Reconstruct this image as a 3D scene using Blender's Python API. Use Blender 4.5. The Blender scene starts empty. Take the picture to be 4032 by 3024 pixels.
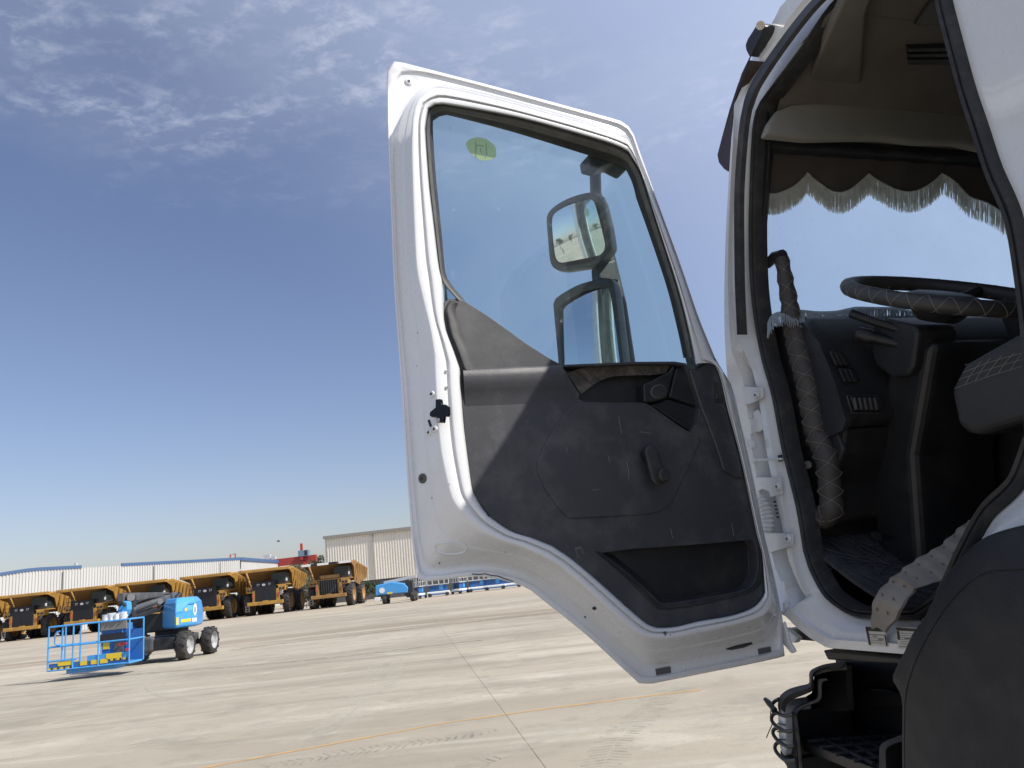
import bpy, bmesh, math, random
from mathutils import Vector, Matrix, Euler
random.seed(7)
scene = bpy.context.scene
col = scene.collection
R = math.radians

# ------------------------------------------------------------------ camera
W_PX, H_PX, FOC = 4032.0, 3024.0, 3000.0
EYE = Vector((0, 0, 1.75))
PITCH, ROLL = math.atan(737/FOC), R(-6.0)
cam_d = bpy.data.cameras.new('camera')
cam = bpy.data.objects.new('camera', cam_d); col.objects.link(cam)
CAMROT = Matrix.Rotation(math.pi/2+PITCH, 3, 'X') @ Matrix.Rotation(ROLL, 3, 'Z')
cam.matrix_world = Matrix.Translation(EYE) @ CAMROT.to_4x4()
cam_d.sensor_fit = 'HORIZONTAL'; cam_d.sensor_width = 36.0
cam_d.lens = 36.0*FOC/W_PX
cam_d.clip_start = 0.05; cam_d.clip_end = 5000
scene.camera = cam

# truck axes: F = forward, RI = towards the far side of the cab, hinge foot HN
FY = R(-17); F = Vector((math.sin(FY), math.cos(FY), 0)); RI = Vector((F.y, -F.x, 0)); UP = Vector((0, 0, 1))
HN = Vector((0.722, 2.341, 0))
DY = R(66); DD = Vector((math.sin(DY), math.cos(DY), 0)); DN = Vector((DD.y, -DD.x, 0))

# ------------------------------------------------------------------ sun, sky, exposure
SUN = (RI*0.81 - F*0.55 + UP*1.0).normalized()
SUN_EL = math.asin(SUN.z); SUN_AZ = math.atan2(SUN.x, SUN.y)
sun_d = bpy.data.lights.new('sun', 'SUN'); sun_d.energy = 4.9; sun_d.angle = R(0.55); sun_d.color = (1.0, 0.95, 0.87)
sun = bpy.data.objects.new('sun', sun_d); col.objects.link(sun)
sun.rotation_euler = SUN.to_track_quat('Z', 'Y').to_euler()
world = bpy.data.worlds.new('World'); scene.world = world; world.use_nodes = True
def build_world():
    nt = world.node_tree; N = nt.nodes; L = nt.links; N.clear()
    out = N.new('ShaderNodeOutputWorld'); bg = N.new('ShaderNodeBackground'); bg.inputs['Strength'].default_value = 0.115
    sky = N.new('ShaderNodeTexSky'); sky.sky_type = 'NISHITA'; sky.sun_disc = False
    sky.sun_elevation = SUN_EL; sky.sun_rotation = SUN_AZ
    sky.altitude = 0; sky.air_density = 1.0; sky.dust_density = 1.3; sky.ozone_density = 3.0
    tc = N.new('ShaderNodeTexCoord'); sep = N.new('ShaderNodeSeparateXYZ'); L.new(tc.outputs['Generated'], sep.inputs[0])
    zc = N.new('ShaderNodeMath'); zc.operation = 'MAXIMUM'; zc.inputs[1].default_value = 0.04; L.new(sep.outputs['Z'], zc.inputs[0])
    def div(a):
        m = N.new('ShaderNodeMath'); m.operation = 'DIVIDE'; L.new(a, m.inputs[0]); L.new(zc.outputs[0], m.inputs[1]); return m.outputs[0]
    cmb = N.new('ShaderNodeCombineXYZ'); L.new(div(sep.outputs['X']), cmb.inputs['X']); L.new(div(sep.outputs['Y']), cmb.inputs['Y'])
    mp = N.new('ShaderNodeMapping'); mp.inputs['Location'].default_value = (5.3, 2.1, 0); mp.inputs['Rotation'].default_value = (0, 0, R(25)); mp.inputs['Scale'].default_value = (1.0, 1.25, 1)
    L.new(cmb.outputs[0], mp.inputs['Vector'])
    def noise(sc, det, rough, dist=0.0):
        n = N.new('ShaderNodeTexNoise'); n.inputs['Scale'].default_value = sc; n.inputs['Detail'].default_value = det
        n.inputs['Roughness'].default_value = rough; n.inputs['Distortion'].default_value = dist
        L.new(mp.outputs[0], n.inputs['Vector']); return n.outputs['Fac']
    def rng(v, a, b, c=0.0, d=1.0):
        m = N.new('ShaderNodeMapRange'); m.interpolation_type = 'SMOOTHSTEP'
        for k, x in zip(('From Min', 'From Max', 'To Min', 'To Max'), (a, b, c, d)): m.inputs[k].default_value = x
        L.new(v, m.inputs['Value']); return m.outputs['Result']
    def mul(a, b, op='MULTIPLY'):
        m = N.new('ShaderNodeMath'); m.operation = op; L.new(a, m.inputs[0])
        if isinstance(b, float): m.inputs[1].default_value = b
        else: L.new(b, m.inputs[1])
        return m.outputs[0]
    puff = rng(noise(13.0, 6, 0.66, 0.2), 0.43, 0.72)
    patch = rng(noise(0.75, 2, 0.5), 0.40, 0.58)
    wide = rng(noise(2.9, 3, 0.55), 0.36, 0.60, 0.15, 1.0)
    high = rng(sep.outputs['Z'], 0.42, 0.58)           # the cloud deck ends in the distance
    cov = mul(mul(mul(puff, wide), patch), high)
    haze_ = mul(mul(patch, high), 0.16)
    cov = mul(mul(cov, 0.52), haze_, 'ADD')
    mix = N.new('ShaderNodeMix'); mix.data_type = 'RGBA'; mix.clamp_factor = True
    mix.inputs['B'].default_value = (5.0, 5.3, 6.4, 1)
    tint = N.new('ShaderNodeMix'); tint.data_type = 'RGBA'; tint.blend_type = 'MULTIPLY'; tint.inputs['Factor'].default_value = 1.0
    tint.inputs['B'].default_value = (1.10, 0.965, 0.985, 1)
    L.new(sky.outputs[0], tint.inputs['A'])
    dt = N.new('ShaderNodeVectorMath'); dt.operation = 'DOT_PRODUCT'; L.new(tc.outputs['Generated'], dt.inputs[0]); dt.inputs[1].default_value = SUN
    aur = rng(dt.outputs['Value'], -0.1, 0.62, 0.0, 0.66)      # forward scatter of thin haze round the sun
    hz = N.new('ShaderNodeMix'); hz.data_type = 'RGBA'; hz.inputs['B'].default_value = (4.9, 5.7, 7.7, 1)
    L.new(aur, hz.inputs['Factor']); L.new(tint.outputs['Result'], hz.inputs['A'])
    L.new(cov, mix.inputs['Factor']); L.new(hz.outputs['Result'], mix.inputs['A'])
    L.new(mix.outputs['Result'], bg.inputs['Color']); L.new(bg.outputs[0], out.inputs[0])
build_world()
vs = scene.view_settings
vs.view_transform = 'Standard'; vs.look = 'None'; vs.gamma = 1.0; vs.use_curve_mapping = False; vs.exposure = 0.2
try:
    scene.cycles.max_bounces = 10; scene.cycles.transparent_max_bounces = 16; scene.cycles.use_denoising = True
except Exception: pass

# ------------------------------------------------------------------ measuring helpers
def ray(px, py):
    return CAMROT @ Vector(((px-W_PX/2)/FOC, -(py-H_PX/2)/FOC, -1.0))
from mathutils.bvhtree import BVHTree
def bvh(o):
    org = ORG.get(o.name, Vector((0, 0, 0))); me = o.data
    return BVHTree.FromPolygons([v.co+org for v in me.vertices], [list(q.vertices) for q in me.polygons])
def hit(tree, px, py):
    d = ray(px, py).normalized(); loc, n, i, dist = tree.ray_cast(EYE, d)
    if loc is None: return dp(px, py, .002), DN.copy()
    if n.dot(d) > 0: n = -n
    return loc, n
def on(px, py, P, N):
    d = ray(px, py); return EYE + d*((P-EYE).dot(N)/d.dot(N))
def dp(px, py, h=0.0): return on(px, py, HN+DN*h, DN)          # on the open door, h towards its inside face
def sp(px, py, r=0.0): return on(px, py, HN+RI*r, RI)          # on the cab side, r inwards
def ap(px, py, a=0.0): return on(px, py, HN+F*a, F)            # across the cab, a forwards
def yp(px, py, y): return on(px, py, Vector((0, y, 0)), Vector((0, 1, 0)))
def gp(px, py, z=0.0): return on(px, py, Vector((0, 0, z)), UP)
def T(a, r, z): return HN + F*a + RI*r + UP*z

# ------------------------------------------------------------------ materials
MATS = {}
def mat(name, base, rough=0.5, metal=0.0, coat=0.0, var=0.0, vscale=8.0, bump=0.0, bscale=60.0, dirt=None, dirt_amt=0.0, dirt_scale=3.0, rvar=0.0, spec=0.5, stretch=None, emit=None):
    if name in MATS: return MATS[name]
    m = bpy.data.materials.new(name); m.use_nodes = True; nt = m.node_tree; N = nt.nodes; L = nt.links
    b = N['Principled BSDF']
    b.inputs['Roughness'].default_value = rough; b.inputs['Metallic'].default_value = metal
    b.inputs['Specular IOR Level'].default_value = spec
    if coat: b.inputs['Coat Weight'].default_value = coat; b.inputs['Coat Roughness'].default_value = 0.06
    tc = N.new('ShaderNodeTexCoord'); vec = tc.outputs['Object']
    if stretch:
        mp = N.new('ShaderNodeMapping'); mp.inputs['Scale'].default_value = stretch; L.new(vec, mp.inputs['Vector']); vec = mp.outputs[0]
    c4 = (*base, 1)
    b.inputs['Base Color'].default_value = c4
    cur = None
    def noise(sc, det=4, ro=0.6):
        n = N.new('ShaderNodeTexNoise'); n.inputs['Scale'].default_value = sc; n.inputs['Detail'].default_value = det; n.inputs['Roughness'].default_value = ro
        L.new(vec, n.inputs['Vector']); return n.outputs['Fac']
    if var:
        r = N.new('ShaderNodeMapRange'); r.inputs['From Min'].default_value = 0.3; r.inputs['From Max'].default_value = 0.7
        r.inputs['To Min'].default_value = 1-var; r.inputs['To Max'].default_value = 1+var*0.6; L.new(noise(vscale), r.inputs['Value'])
        mx = N.new('ShaderNodeMix'); mx.data_type = 'RGBA'; mx.blend_type = 'MULTIPLY'; mx.inputs['Factor'].default_value = 1
        mx.inputs['A'].default_value = c4; L.new(r.outputs[0], mx.inputs['B']); cur = mx.outputs['Result']
    if dirt:
        r = N.new('ShaderNodeMapRange'); r.inputs['From Min'].default_value = 0.48; r.inputs['From Max'].default_value = 0.72
        r.inputs['To Max'].default_value = dirt_amt; L.new(noise(dirt_scale, 6, 0.68), r.inputs['Value'])
        mx = N.new('ShaderNodeMix'); mx.data_type = 'RGBA'; mx.inputs['A'].default_value = c4; mx.inputs['B'].default_value = (*dirt, 1)
        L.new(r.outputs[0], mx.inputs['Factor'])
        if cur: L.new(cur, mx.inputs['A'])
        cur = mx.outputs['Result']
    if cur: L.new(cur, b.inputs['Base Color'])
    if rvar:
        r = N.new('ShaderNodeMapRange'); r.inputs['To Min'].default_value = max(0.02, rough-rvar); r.inputs['To Max'].default_value = rough+rvar
        L.new(noise(vscale*1.7), r.inputs['Value']); L.new(r.outputs[0], b.inputs['Roughness'])
    if bump:
        bp = N.new('ShaderNodeBump'); bp.inputs['Strength'].default_value = bump; bp.inputs['Distance'].default_value = 0.004
        L.new(noise(bscale, 3, 0.55), bp.inputs['Height']); L.new(bp.outputs[0], b.inputs['Normal'])
    MATS[name] = m; return m

def glass_mat(name, tint, refl=1.0, dust=0.03, dcol=(0.75, 0.78, 0.8)):
    m = bpy.data.materials.new(name); m.use_nodes = True; nt = m.node_tree; N = nt.nodes; L = nt.links; N.clear()
    out = N.new('ShaderNodeOutputMaterial'); tr = N.new('ShaderNodeBsdfTransparent'); tr.inputs[0].default_value = (*tint, 1)
    gl = N.new('ShaderNodeBsdfGlossy'); gl.inputs['Roughness'].default_value = 0.01; gl.inputs[0].default_value = (refl, refl, refl, 1)
    fr = N.new('ShaderNodeFresnel'); ge = N.new('ShaderNodeNewGeometry'); mr = N.new('ShaderNodeMapRange'); mr.inputs['To Min'].default_value = 1.5; mr.inputs['To Max'].default_value = 1/1.5
    L.new(ge.outputs['Backfacing'], mr.inputs['Value']); L.new(mr.outputs[0], fr.inputs[0])
    mx = N.new('ShaderNodeMixShader'); L.new(fr.outputs[0], mx.inputs[0]); L.new(tr.outputs[0], mx.inputs[1]); L.new(gl.outputs[0], mx.inputs[2])
    df = N.new('ShaderNodeBsdfDiffuse'); df.inputs[0].default_value = (*dcol, 1)
    tc = N.new('ShaderNodeTexCoord'); n1 = N.new('ShaderNodeTexNoise'); n1.inputs['Scale'].default_value = 5; n1.inputs['Detail'].default_value = 8; n1.inputs['Roughness'].default_value = 0.7
    L.new(tc.outputs['Object'], n1.inputs['Vector'])
    r = N.new('ShaderNodeMapRange'); r.inputs['From Min'].default_value = 0.35; r.inputs['From Max'].default_value = 0.75; r.inputs['To Min'].default_value = dust*0.4; r.inputs['To Max'].default_value = dust*1.8
    L.new(n1.outputs['Fac'], r.inputs['Value'])
    n2 = N.new('ShaderNodeTexNoise'); n2.inputs['Scale'].default_value = 70; n2.inputs['Detail'].default_value = 3; L.new(tc.outputs['Object'], n2.inputs['Vector'])
    r2 = N.new('ShaderNodeMapRange'); r2.inputs['From Min'].default_value = .66; r2.inputs['From Max'].default_value = .74; r2.inputs['To Max'].default_value = .10; L.new(n2.outputs['Fac'], r2.inputs['Value'])
    ad = N.new('ShaderNodeMath'); ad.operation = 'ADD'; L.new(r.outputs[0], ad.inputs[0]); L.new(r2.outputs[0], ad.inputs[1])
    m2 = N.new('ShaderNodeMixShader'); L.new(ad.outputs[0], m2.inputs[0]); L.new(mx.outputs[0], m2.inputs[1]); L.new(df.outputs[0], m2.inputs[2]); L.new(m2.outputs[0], out.inputs[0])
    MATS[name] = m; return m

WHITE = mat('white_paint', (0.75, 0.76, 0.77), 0.28, coat=0.8, var=0.05, vscale=9, bump=0.03, bscale=35, dirt=(0.50, 0.45, 0.38), dirt_amt=0.20, dirt_scale=9, rvar=.08)
WHITE_IN = mat('white_inner_paint', (0.72, 0.73, 0.74), 0.4, coat=0.3, var=0.07, vscale=7, dirt=(0.40, 0.36, 0.30), dirt_amt=0.35, dirt_scale=11)
TRIM = mat('grey_trim_plastic', (0.041, 0.043, 0.049), 0.45, var=0.15, vscale=5, bump=0.22, bscale=520, dirt=(0.15, 0.145, 0.138), dirt_amt=0.42, dirt_scale=8, rvar=.12)
TRIM_DK = mat('dark_trim_plastic', (0.021, 0.022, 0.025), 0.5, var=0.2, vscale=6, bump=0.25, bscale=380, dirt=(0.11, 0.10, 0.09), dirt_amt=0.3, dirt_scale=8)
BLACK = mat('black_plastic', (0.016, 0.017, 0.019), 0.42, var=0.25, vscale=9, bump=0.15, bscale=300, dirt=(0.08, 0.072, 0.062), dirt_amt=0.3, dirt_scale=7)
FENDER = mat('fender_plastic', (0.014, 0.0145, 0.017), 0.55, var=0.2, vscale=8, bump=0.5, bscale=420, dirt=(0.045, 0.042, 0.038), dirt_amt=0.4, dirt_scale=14, rvar=.15)
RUBBER = mat('rubber_seal', (0.022, 0.022, 0.023), 0.6, var=0.25, vscale=30, bump=0.2, bscale=150, dirt=(0.12, 0.11, 0.10), dirt_amt=0.35, dirt_scale=16)
RUBBER_G = mat('grey_rubber', (0.10, 0.097, 0.092), 0.65, var=0.3, vscale=25, bump=0.3, bscale=160)
METAL = mat('bare_metal', (0.45, 0.44, 0.42), 0.35, metal=1.0, var=0.2, vscale=40)
LINER = mat('headliner_cloth', (0.14, 0.125, 0.11), 0.9, var=0.15, vscale=5, bump=0.3, bscale=500, dirt=(0.08, 0.065, 0.05), dirt_amt=0.5, dirt_scale=4)
VISORC = mat('visor_vinyl', (0.24, 0.23, 0.20), 0.8, var=0.12, vscale=4, bump=0.15, bscale=300, dirt=(0.22, 0.19, 0.15), dirt_amt=0.35, dirt_scale=5)
CURTAIN = mat('curtain_cloth', (0.075, 0.066, 0.060), 0.9, var=0.15, vscale=12, bump=0.3, bscale=700)
def cloth_mat(name, c, trans, var=.25, vscale=60):
    m = mat(name, c, .85, var=var, vscale=vscale); nt = m.node_tree; N = nt.nodes; L = nt.links
    tl = N.new('ShaderNodeBsdfTranslucent'); tl.inputs[0].default_value = (*c, 1); mx = N.new('ShaderNodeMixShader'); mx.inputs[0].default_value = trans
    L.new(N['Principled BSDF'].outputs[0], mx.inputs[1]); L.new(tl.outputs[0], mx.inputs[2]); L.new(mx.outputs[0], N['Material Output'].inputs[0]); return m
FRINGE = cloth_mat('fringe_thread', (0.74, 0.75, 0.71), .55)
FRINGE_D = mat('grey_fringe_thread', (0.32, 0.36, 0.38), 0.85, var=0.25, vscale=80)
LEATHER = mat('black_leather', (0.045, 0.043, 0.042), 0.5, var=0.2, vscale=10, bump=0.25, bscale=260)
LEATHER_G = mat('grey_leather', (0.055, 0.049, 0.045), 0.6, var=0.2, vscale=10, bump=0.25, bscale=260)
STITCH = mat('white_stitching', (0.26, 0.245, 0.22), 0.8)
STRAPM = mat('quilted_beige', (0.28, 0.25, 0.21), 0.85, var=0.15, vscale=20, bump=0.3, bscale=400)
GLASS = glass_mat('door_glass', (0.88, 0.97, 0.97), 0.7, 0.02)
WGLASS = glass_mat('windscreen_glass', (0.90, 0.98, 0.98), 0.9, 0.05)
MIRROR = mat('mirror_silver', (0.86, 0.88, 0.88), 0.015, metal=1.0)

# ------------------------------------------------------------------ mesh helpers
ORG = {}
def DPR(pl, h, t): return MB().prism([dp(q[0], q[1], h+t) for q in pl], -DN*t)
class MB:
    def __init__(s): s.v = []; s.f = []; s.sm = []
    def add(s, vs_, fs_, smooth=False):
        o = len(s.v); s.v += [Vector(v) for v in vs_]; s.f += [[i+o for i in f] for f in fs_]; s.sm += [smooth]*len(fs_); return s
    def box(s, c, size, rot=None):
        hx, hy, hz = size[0]/2, size[1]/2, size[2]/2
        vv = [Vector((x, y, z)) for x in (-hx, hx) for y in (-hy, hy) for z in (-hz, hz)]
        if rot is not None: vv = [rot @ v for v in vv]
        c = Vector(c)
        return s.add([v+c for v in vv], [(0, 1, 3, 2), (4, 6, 7, 5), (0, 4, 5, 1), (2, 3, 7, 6), (0, 2, 6, 4), (1, 5, 7, 3)])
    def tbox(s, a0, a1, r0, r1, z0, z1):        # a box along the truck axes
        vv = [T(a, r, z) for a in (a0, a1) for r in (r0, r1) for z in (z0, z1)]
        return s.add(vv, [(0, 1, 3, 2), (4, 6, 7, 5), (0, 4, 5, 1), (2, 3, 7, 6), (0, 2, 6, 4), (1, 5, 7, 3)])
    def prism(s, poly, vec):
        n = len(poly); vec = Vector(vec)
        vv = [Vector(p) for p in poly]+[Vector(p)+vec for p in poly]
        return s.add(vv, [list(range(n))[::-1], list(range(n, 2*n))]+[(i, (i+1) % n, (i+1) % n+n, i+n) for i in range(n)])
    def loft(s, rows, closed=True, smooth=True, cap0=False, cap1=False):
        n = len(rows[0]); fs_ = []
        for i in range(len(rows)-1):
            for j in range(n if closed else n-1):
                k = (j+1) % n; fs_.append((i*n+j, i*n+k, (i+1)*n+k, (i+1)*n+j))
        if cap0: fs_.append(list(range(n))[::-1])
        if cap1: fs_.append([(len(rows)-1)*n+j for j in range(n)])
        return s.add([p for r in rows for p in r], fs_, smooth)
    def tube(s, path, rad, n=8, smooth=True):
        path = [Vector(p) for p in path]; rows = []; ref = None
        for i, p in enumerate(path):
            t = (path[min(i+1, len(path)-1)]-path[max(i-1, 0)]).normalized()
            if ref is None: ref = t.orthogonal().normalized()
            u = (ref-t*ref.dot(t)); u = u.normalized() if u.length > 1e-6 else t.orthogonal().normalized(); ref = u; w = t.cross(u)
            rr = rad[i] if isinstance(rad, (list, tuple)) else rad
            rows.append([p+(u*math.cos(2*math.pi*k/n)+w*math.sin(2*math.pi*k/n))*rr for k in range(n)])
        return s.loft(rows, True, smooth, True, True)
    def cyl(s, p0, p1, r0, n=16, r1=None):
        return s.tube([p0, p1], [r0, r0 if r1 is None else r1], n)
    def sheet(s, rows, thick_vec=None):
        s.loft(rows, False, True)
        if thick_vec is not None:
            s.loft([[Vector(p)+thick_vec for p in r] for r in rows][::-1], False, True)
            tv = thick_vec
            edge = [Vector(p) for p in rows[0]]+[Vector(r[-1]) for r in rows[1:]]+[Vector(p) for p in rows[-1][::-1][1:]]+[Vector(r[0]) for r in rows[::-1][1:-1]]
            s.loft([edge, [p+tv for p in edge]], True, False)
        return s
    def build(s, name, material, parent=None, bevel=0.0, seg=2, angle=35, smooth_all=False, subsurf=0):
        me = bpy.data.meshes.new(name)
        org = ORG.get(parent.name, Vector((0, 0, 0))) if parent else Vector((0, 0, 0))
        me.from_pydata([v-org for v in s.v], [], s.f)
        bm = bmesh.new(); bm.from_mesh(me); bmesh.ops.recalc_face_normals(bm, faces=bm.faces); bm.to_mesh(me); bm.free()
        me.polygons.foreach_set('use_smooth', [True if (smooth_all or q) else False for q in s.sm]) if len(s.sm) == len(me.polygons) else None
        me.materials.append(material)
        o = bpy.data.objects.new(name, me); col.objects.link(o)
        if parent: o.parent = parent; ORG[o.name] = org
        if bevel:
            b = o.modifiers.new('bevel', 'BEVEL'); b.width = bevel; b.segments = seg; b.limit_method = 'ANGLE'; b.angle_limit = R(angle); b.use_clamp_overlap = True
        if subsurf:
            m = o.modifiers.new('sub', 'SUBSURF'); m.levels = subsurf; m.render_levels = subsurf
        if any(s.sm) and hasattr(me, 'set_sharp_from_angle'): me.set_sharp_from_angle(angle=R(50))
        return o
def empty(name, loc=(0, 0, 0)):
    o = bpy.data.objects.new(name, None); o.location = loc; o.empty_display_size = 0.2; col.objects.link(o); ORG[o.name] = Vector(loc); return o
def tag(o, label=None, cat=None, group=None, kind=None):
    if label: o['label'] = label
    if cat: o['category'] = cat
    if group: o['group'] = group
    if kind: o['kind'] = kind
    return o
def copy_tree(o, parent=None):
    c = o.copy(); col.objects.link(c); c.parent = parent
    for ch in [x for x in CHILD.get(o, [])]: copy_tree(ch, c)
    return c
CHILD = {}
def index_children():
    CHILD.clear()
    for o in bpy.data.objects:
        if o.parent: CHILD.setdefault(o.parent, []).append(o)
def cr(pts, n, closed=False):
    """Catmull-Rom through pts, n samples spread by arc length"""
    P = [Vector(p) if len(p) == 3 else Vector((p[0], p[1], 0)) for p in pts]; m = len(P); fine = []
    segs = m if closed else m-1
    for i in range(segs):
        p1, p2 = P[i], P[(i+1) % m]
        p0 = P[(i-1) % m] if (closed or i > 0) else p1+(p1-p2)
        p3 = P[(i+2) % m] if (closed or i+2 < m) else p2+(p2-p1)
        # centripetal-like damping keeps corners from overshooting
        d = max((p2-p1).length, 1e-9)
        t1 = (p2-p0); t1 = t1*(min(d, (p1-p0).length)/max(t1.length, 1e-9)) if t1.length > 1e-9 else t1
        t2 = (p3-p1); t2 = t2*(min(d, (p3-p2).length)/max(t2.length, 1e-9)) if t2.length > 1e-9 else t2
        for k in range(12):
            t = k/12; a = 2*t**3-3*t*t+1; b = t**3-2*t*t+t; c = -2*t**3+3*t*t; e = t**3-t*t
            fine.append(p1*a+t1*b+p2*c+t2*e)
    if not closed: fine.append(P[-1])
    else: fine.append(fine[0])
    L_ = [0]
    for i in range(1, len(fine)): L_.append(L_[-1]+(fine[i]-fine[i-1]).length)
    tot = L_[-1]; out = []; j = 0; cnt = n if closed else n-1
    for k in range(n):
        s_ = tot*k/cnt
        while j < len(L_)-2 and L_[j+1] < s_: j += 1
        q = (s_-L_[j])/max(L_[j+1]-L_[j], 1e-9); out.append(fine[j].lerp(fine[j+1], min(max(q, 0), 1)))
    return out
def segs(lists, n):
    out = []
    for s_ in lists: out += cr(s_, n+1)[:-1]
    return out
def lerp2(A, B, t): return [a.lerp(b, t) for a, b in zip(A, B)]
def boolean_cut(o, cutter):
    m = o.modifiers.new('cut', 'BOOLEAN'); m.operation = 'DIFFERENCE'; m.object = cutter; m.solver = 'EXACT'
    if len(o.modifiers) > 1: o.modifiers.move(len(o.modifiers)-1, 0)
    mods = [x for x in o.modifiers if x.type != 'BOOLEAN']; keep = [(x, x.show_viewport) for x in mods]
    for x in mods: x.show_viewport = False
    dg = bpy.context.evaluated_depsgraph_get(); dg.update()
    me = bpy.data.meshes.new_from_object(o.evaluated_get(dg))
    for x, v in keep: x.show_viewport = v
    o.modifiers.remove(m); old = o.data; o.data = me; me.name = o.name
    bpy.data.objects.remove(cutter, do_unlink=True)
# ================================================================== THE TRUCK
truck = tag(empty('truck', HN), 'white truck cab with its driver door swung wide open', 'truck')
# ---------------------------------------------------------------- door: stamped white frame
L0 = [[(1553,241),(1586,246),(1911,330),(2291,433),(2440,474),(2475,497)],
      [(2475,497),(2492,520),(2513,580),(2595,808),(2680,1040),(2752,1250),(2816,1408)],
      [(2816,1408),(2847,1462),(2883,1521),(2910,1634),(2951,1810),(2980,1950),(3007,2089),(3028,2178),(3062,2330),(3083,2444)],
      [(3083,2444),(3081,2490),(3086,2545),(3090,2583),(3075,2588),(2927,2621),(2750,2656),(2570,2692),(2516,2691)],
      [(2516,2691),(2450,2631),(2309,2501),(2147,2371),(2090,2325)],
      [(2090,2325),(2038,2300),(1930,2273),(1848,2270),(1767,2279),(1669,2289),(1642,2273)],
      [(1642,2273),(1626,2175),(1604,1904),(1580,1538),(1567,1348)],
      [(1567,1348),(1550,1104),(1529,547),(1523,287),(1553,241)]]
L3 = [[(1650,385),(1721,346),(1911,384),(2264,480),(2420,530),(2468,548)],
      [(2468,548),(2490,580),(2520,665),(2585,830),(2665,1050),(2735,1255),(2795,1400)],
      [(2795,1400),(2815,1418),(2832,1440),(2860,1530),(2880,1620),(2925,1800),(2970,2010),(2992,2110),(3010,2180),(3040,2345)],
      [(3040,2345),(3035,2380),(3000,2425),(2880,2462),(2750,2490),(2640,2512),(2560,2510),(2530,2500)],
      [(2530,2500),(2490,2475),(2420,2415),(2310,2315),(2215,2235),(2140,2190)],
      [(2140,2190),(2060,2155),(1980,2130),(1900,2090),(1850,2050),(1820,2020)],
      [(1820,2020),(1780,1960),(1743,1810),(1727,1685),(1718,1538),(1712,1400)],
      [(1712,1400),(1694,1294),(1661,1158),(1640,1050),(1628,800),(1622,560),(1629,440),(1650,385)]]
L2 = [[(1640,365),(1715,325),(1911,364),(2264,460),(2420,510),(2465,530)],
      [(2465,530),(2486,565),(2512,640),(2590,818),(2672,1045),(2743,1252),(2805,1404)],
      [(2805,1404),(2832,1442),(2858,1482),(2888,1580),(2935,1805),(2975,1985),(3000,2100),(3018,2178),(3064,2400)],
      [(3064,2400),(3062,2450),(3040,2500),(3000,2530),(2900,2555),(2750,2588),(2640,2610),(2570,2618),(2530,2605)],
      [(2530,2605),(2460,2550),(2310,2420),(2180,2310),(2110,2262)],
      [(2110,2262),(2040,2235),(1940,2215),(1850,2215),(1770,2225),(1700,2228),(1672,2205)],
      [(1672,2205),(1650,2120),(1630,1904),(1605,1538),(1588,1348)],
      [(1588,1348),(1568,1104),(1550,700),(1550,590),(1572,490),(1602,415),(1640,365)]]
L6 = [[(1689,428),(1732,410),(2047,466),(2372,556),(2440,580),(2475,600)],
      [(2475,600),(2500,640),(2525,680),(2594,900),(2663,1115),(2703,1266),(2740,1436)],
      [(2740,1436),(2775,1430),(2808,1425),(2836,1490),(2862,1605),(2913,1794),(2958,2002),(2980,2110),(3000,2180),(3010,2330)],
      [(3010,2330),(2999,2355),(2961,2393),(2877,2423),(2750,2445),(2662,2466),(2592,2471),(2570,2465)],
      [(2570,2465),(2543,2452),(2472,2392),(2364,2295),(2255,2203),(2174,2148)],
      [(2174,2148),(2092,2116),(2011,2089),(1930,2034),(1900,2000),(1881,1969)],
      [(1881,1969),(1859,1921),(1830,1701),(1819,1571),(1813,1451)],
      [(1813,1451),(1786,1375),(1756,1294),(1748,1215),(1745,1120),(1729,1050),(1708,878),(1689,715),(1675,504),(1689,428)]]
NS = 26
A0, A3, A6 = segs(L0, NS), segs(L3, NS), segs(L6, NS)
def row(C, h): return [dp(p.x, p.y, h) for p in C]
A2 = segs(L2, NS)
def rl(X, Y_, spec): return [row(lerp2(X, Y_, t), h) for t, h in spec]
rows = [row(A0, -0.022), row(A0, -0.003)]+rl(A0, A2, [(.03, .004), (.06, .0055), (.30, .0055), (.33, .004), (.37, -.001), (.40, -.002), (.93, -.002), (.97, -.001)])+rl(A2, A3, [(0, .0), (.04, .004), (.10, .010), (.46, .040), (.49, .0425), (.53, .043), (.57, .046), (.90, .080), (.95, .0845)])+ \
       rl(A3, A6, [(0, .0875), (.05, .0885), (.38, .0875), (.41, .086), (.445, .079), (.47, .078), (.52, .078), (.55, .080), (.58, .0855), (.62, .0865), (.84, .084), (.90, .081), (.97, .070), (1.0, .060), (1.05, .025)])
door = MB().loft(rows, True, True).build('door', WHITE, truck)
tag(door, 'open door with white stamped frame and dark inner trim')
# outer skin with its window opening
GW = [[(1705,470),(1721,452),(1754,450),(2009,512),(2318,605),(2440,645)], [(2440,645),(2474,680),(2548,894),(2623,1123),(2680,1330),(2705,1440)],
      [(2705,1440),(2702,1452),(2690,1460),(2600,1462)], [(2600,1462),(2400,1464),(2200,1465)], [(2200,1465),(2050,1466),(1900,1466)], [(1900,1466),(1840,1465),(1800,1440)],
      [(1800,1440),(1780,1380),(1765,1200)], [(1765,1200),(1745,1000),(1716,688),(1703,520),(1705,470)]]
AG = segs(GW, NS)
MB().loft([row(A0, -0.022), row(lerp2(A0, AG, 0.3), -0.035), row(lerp2(A0, AG, 0.97), -0.030), row(AG, -0.022)], True, True).build('outer_skin', WHITE, door)
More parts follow.
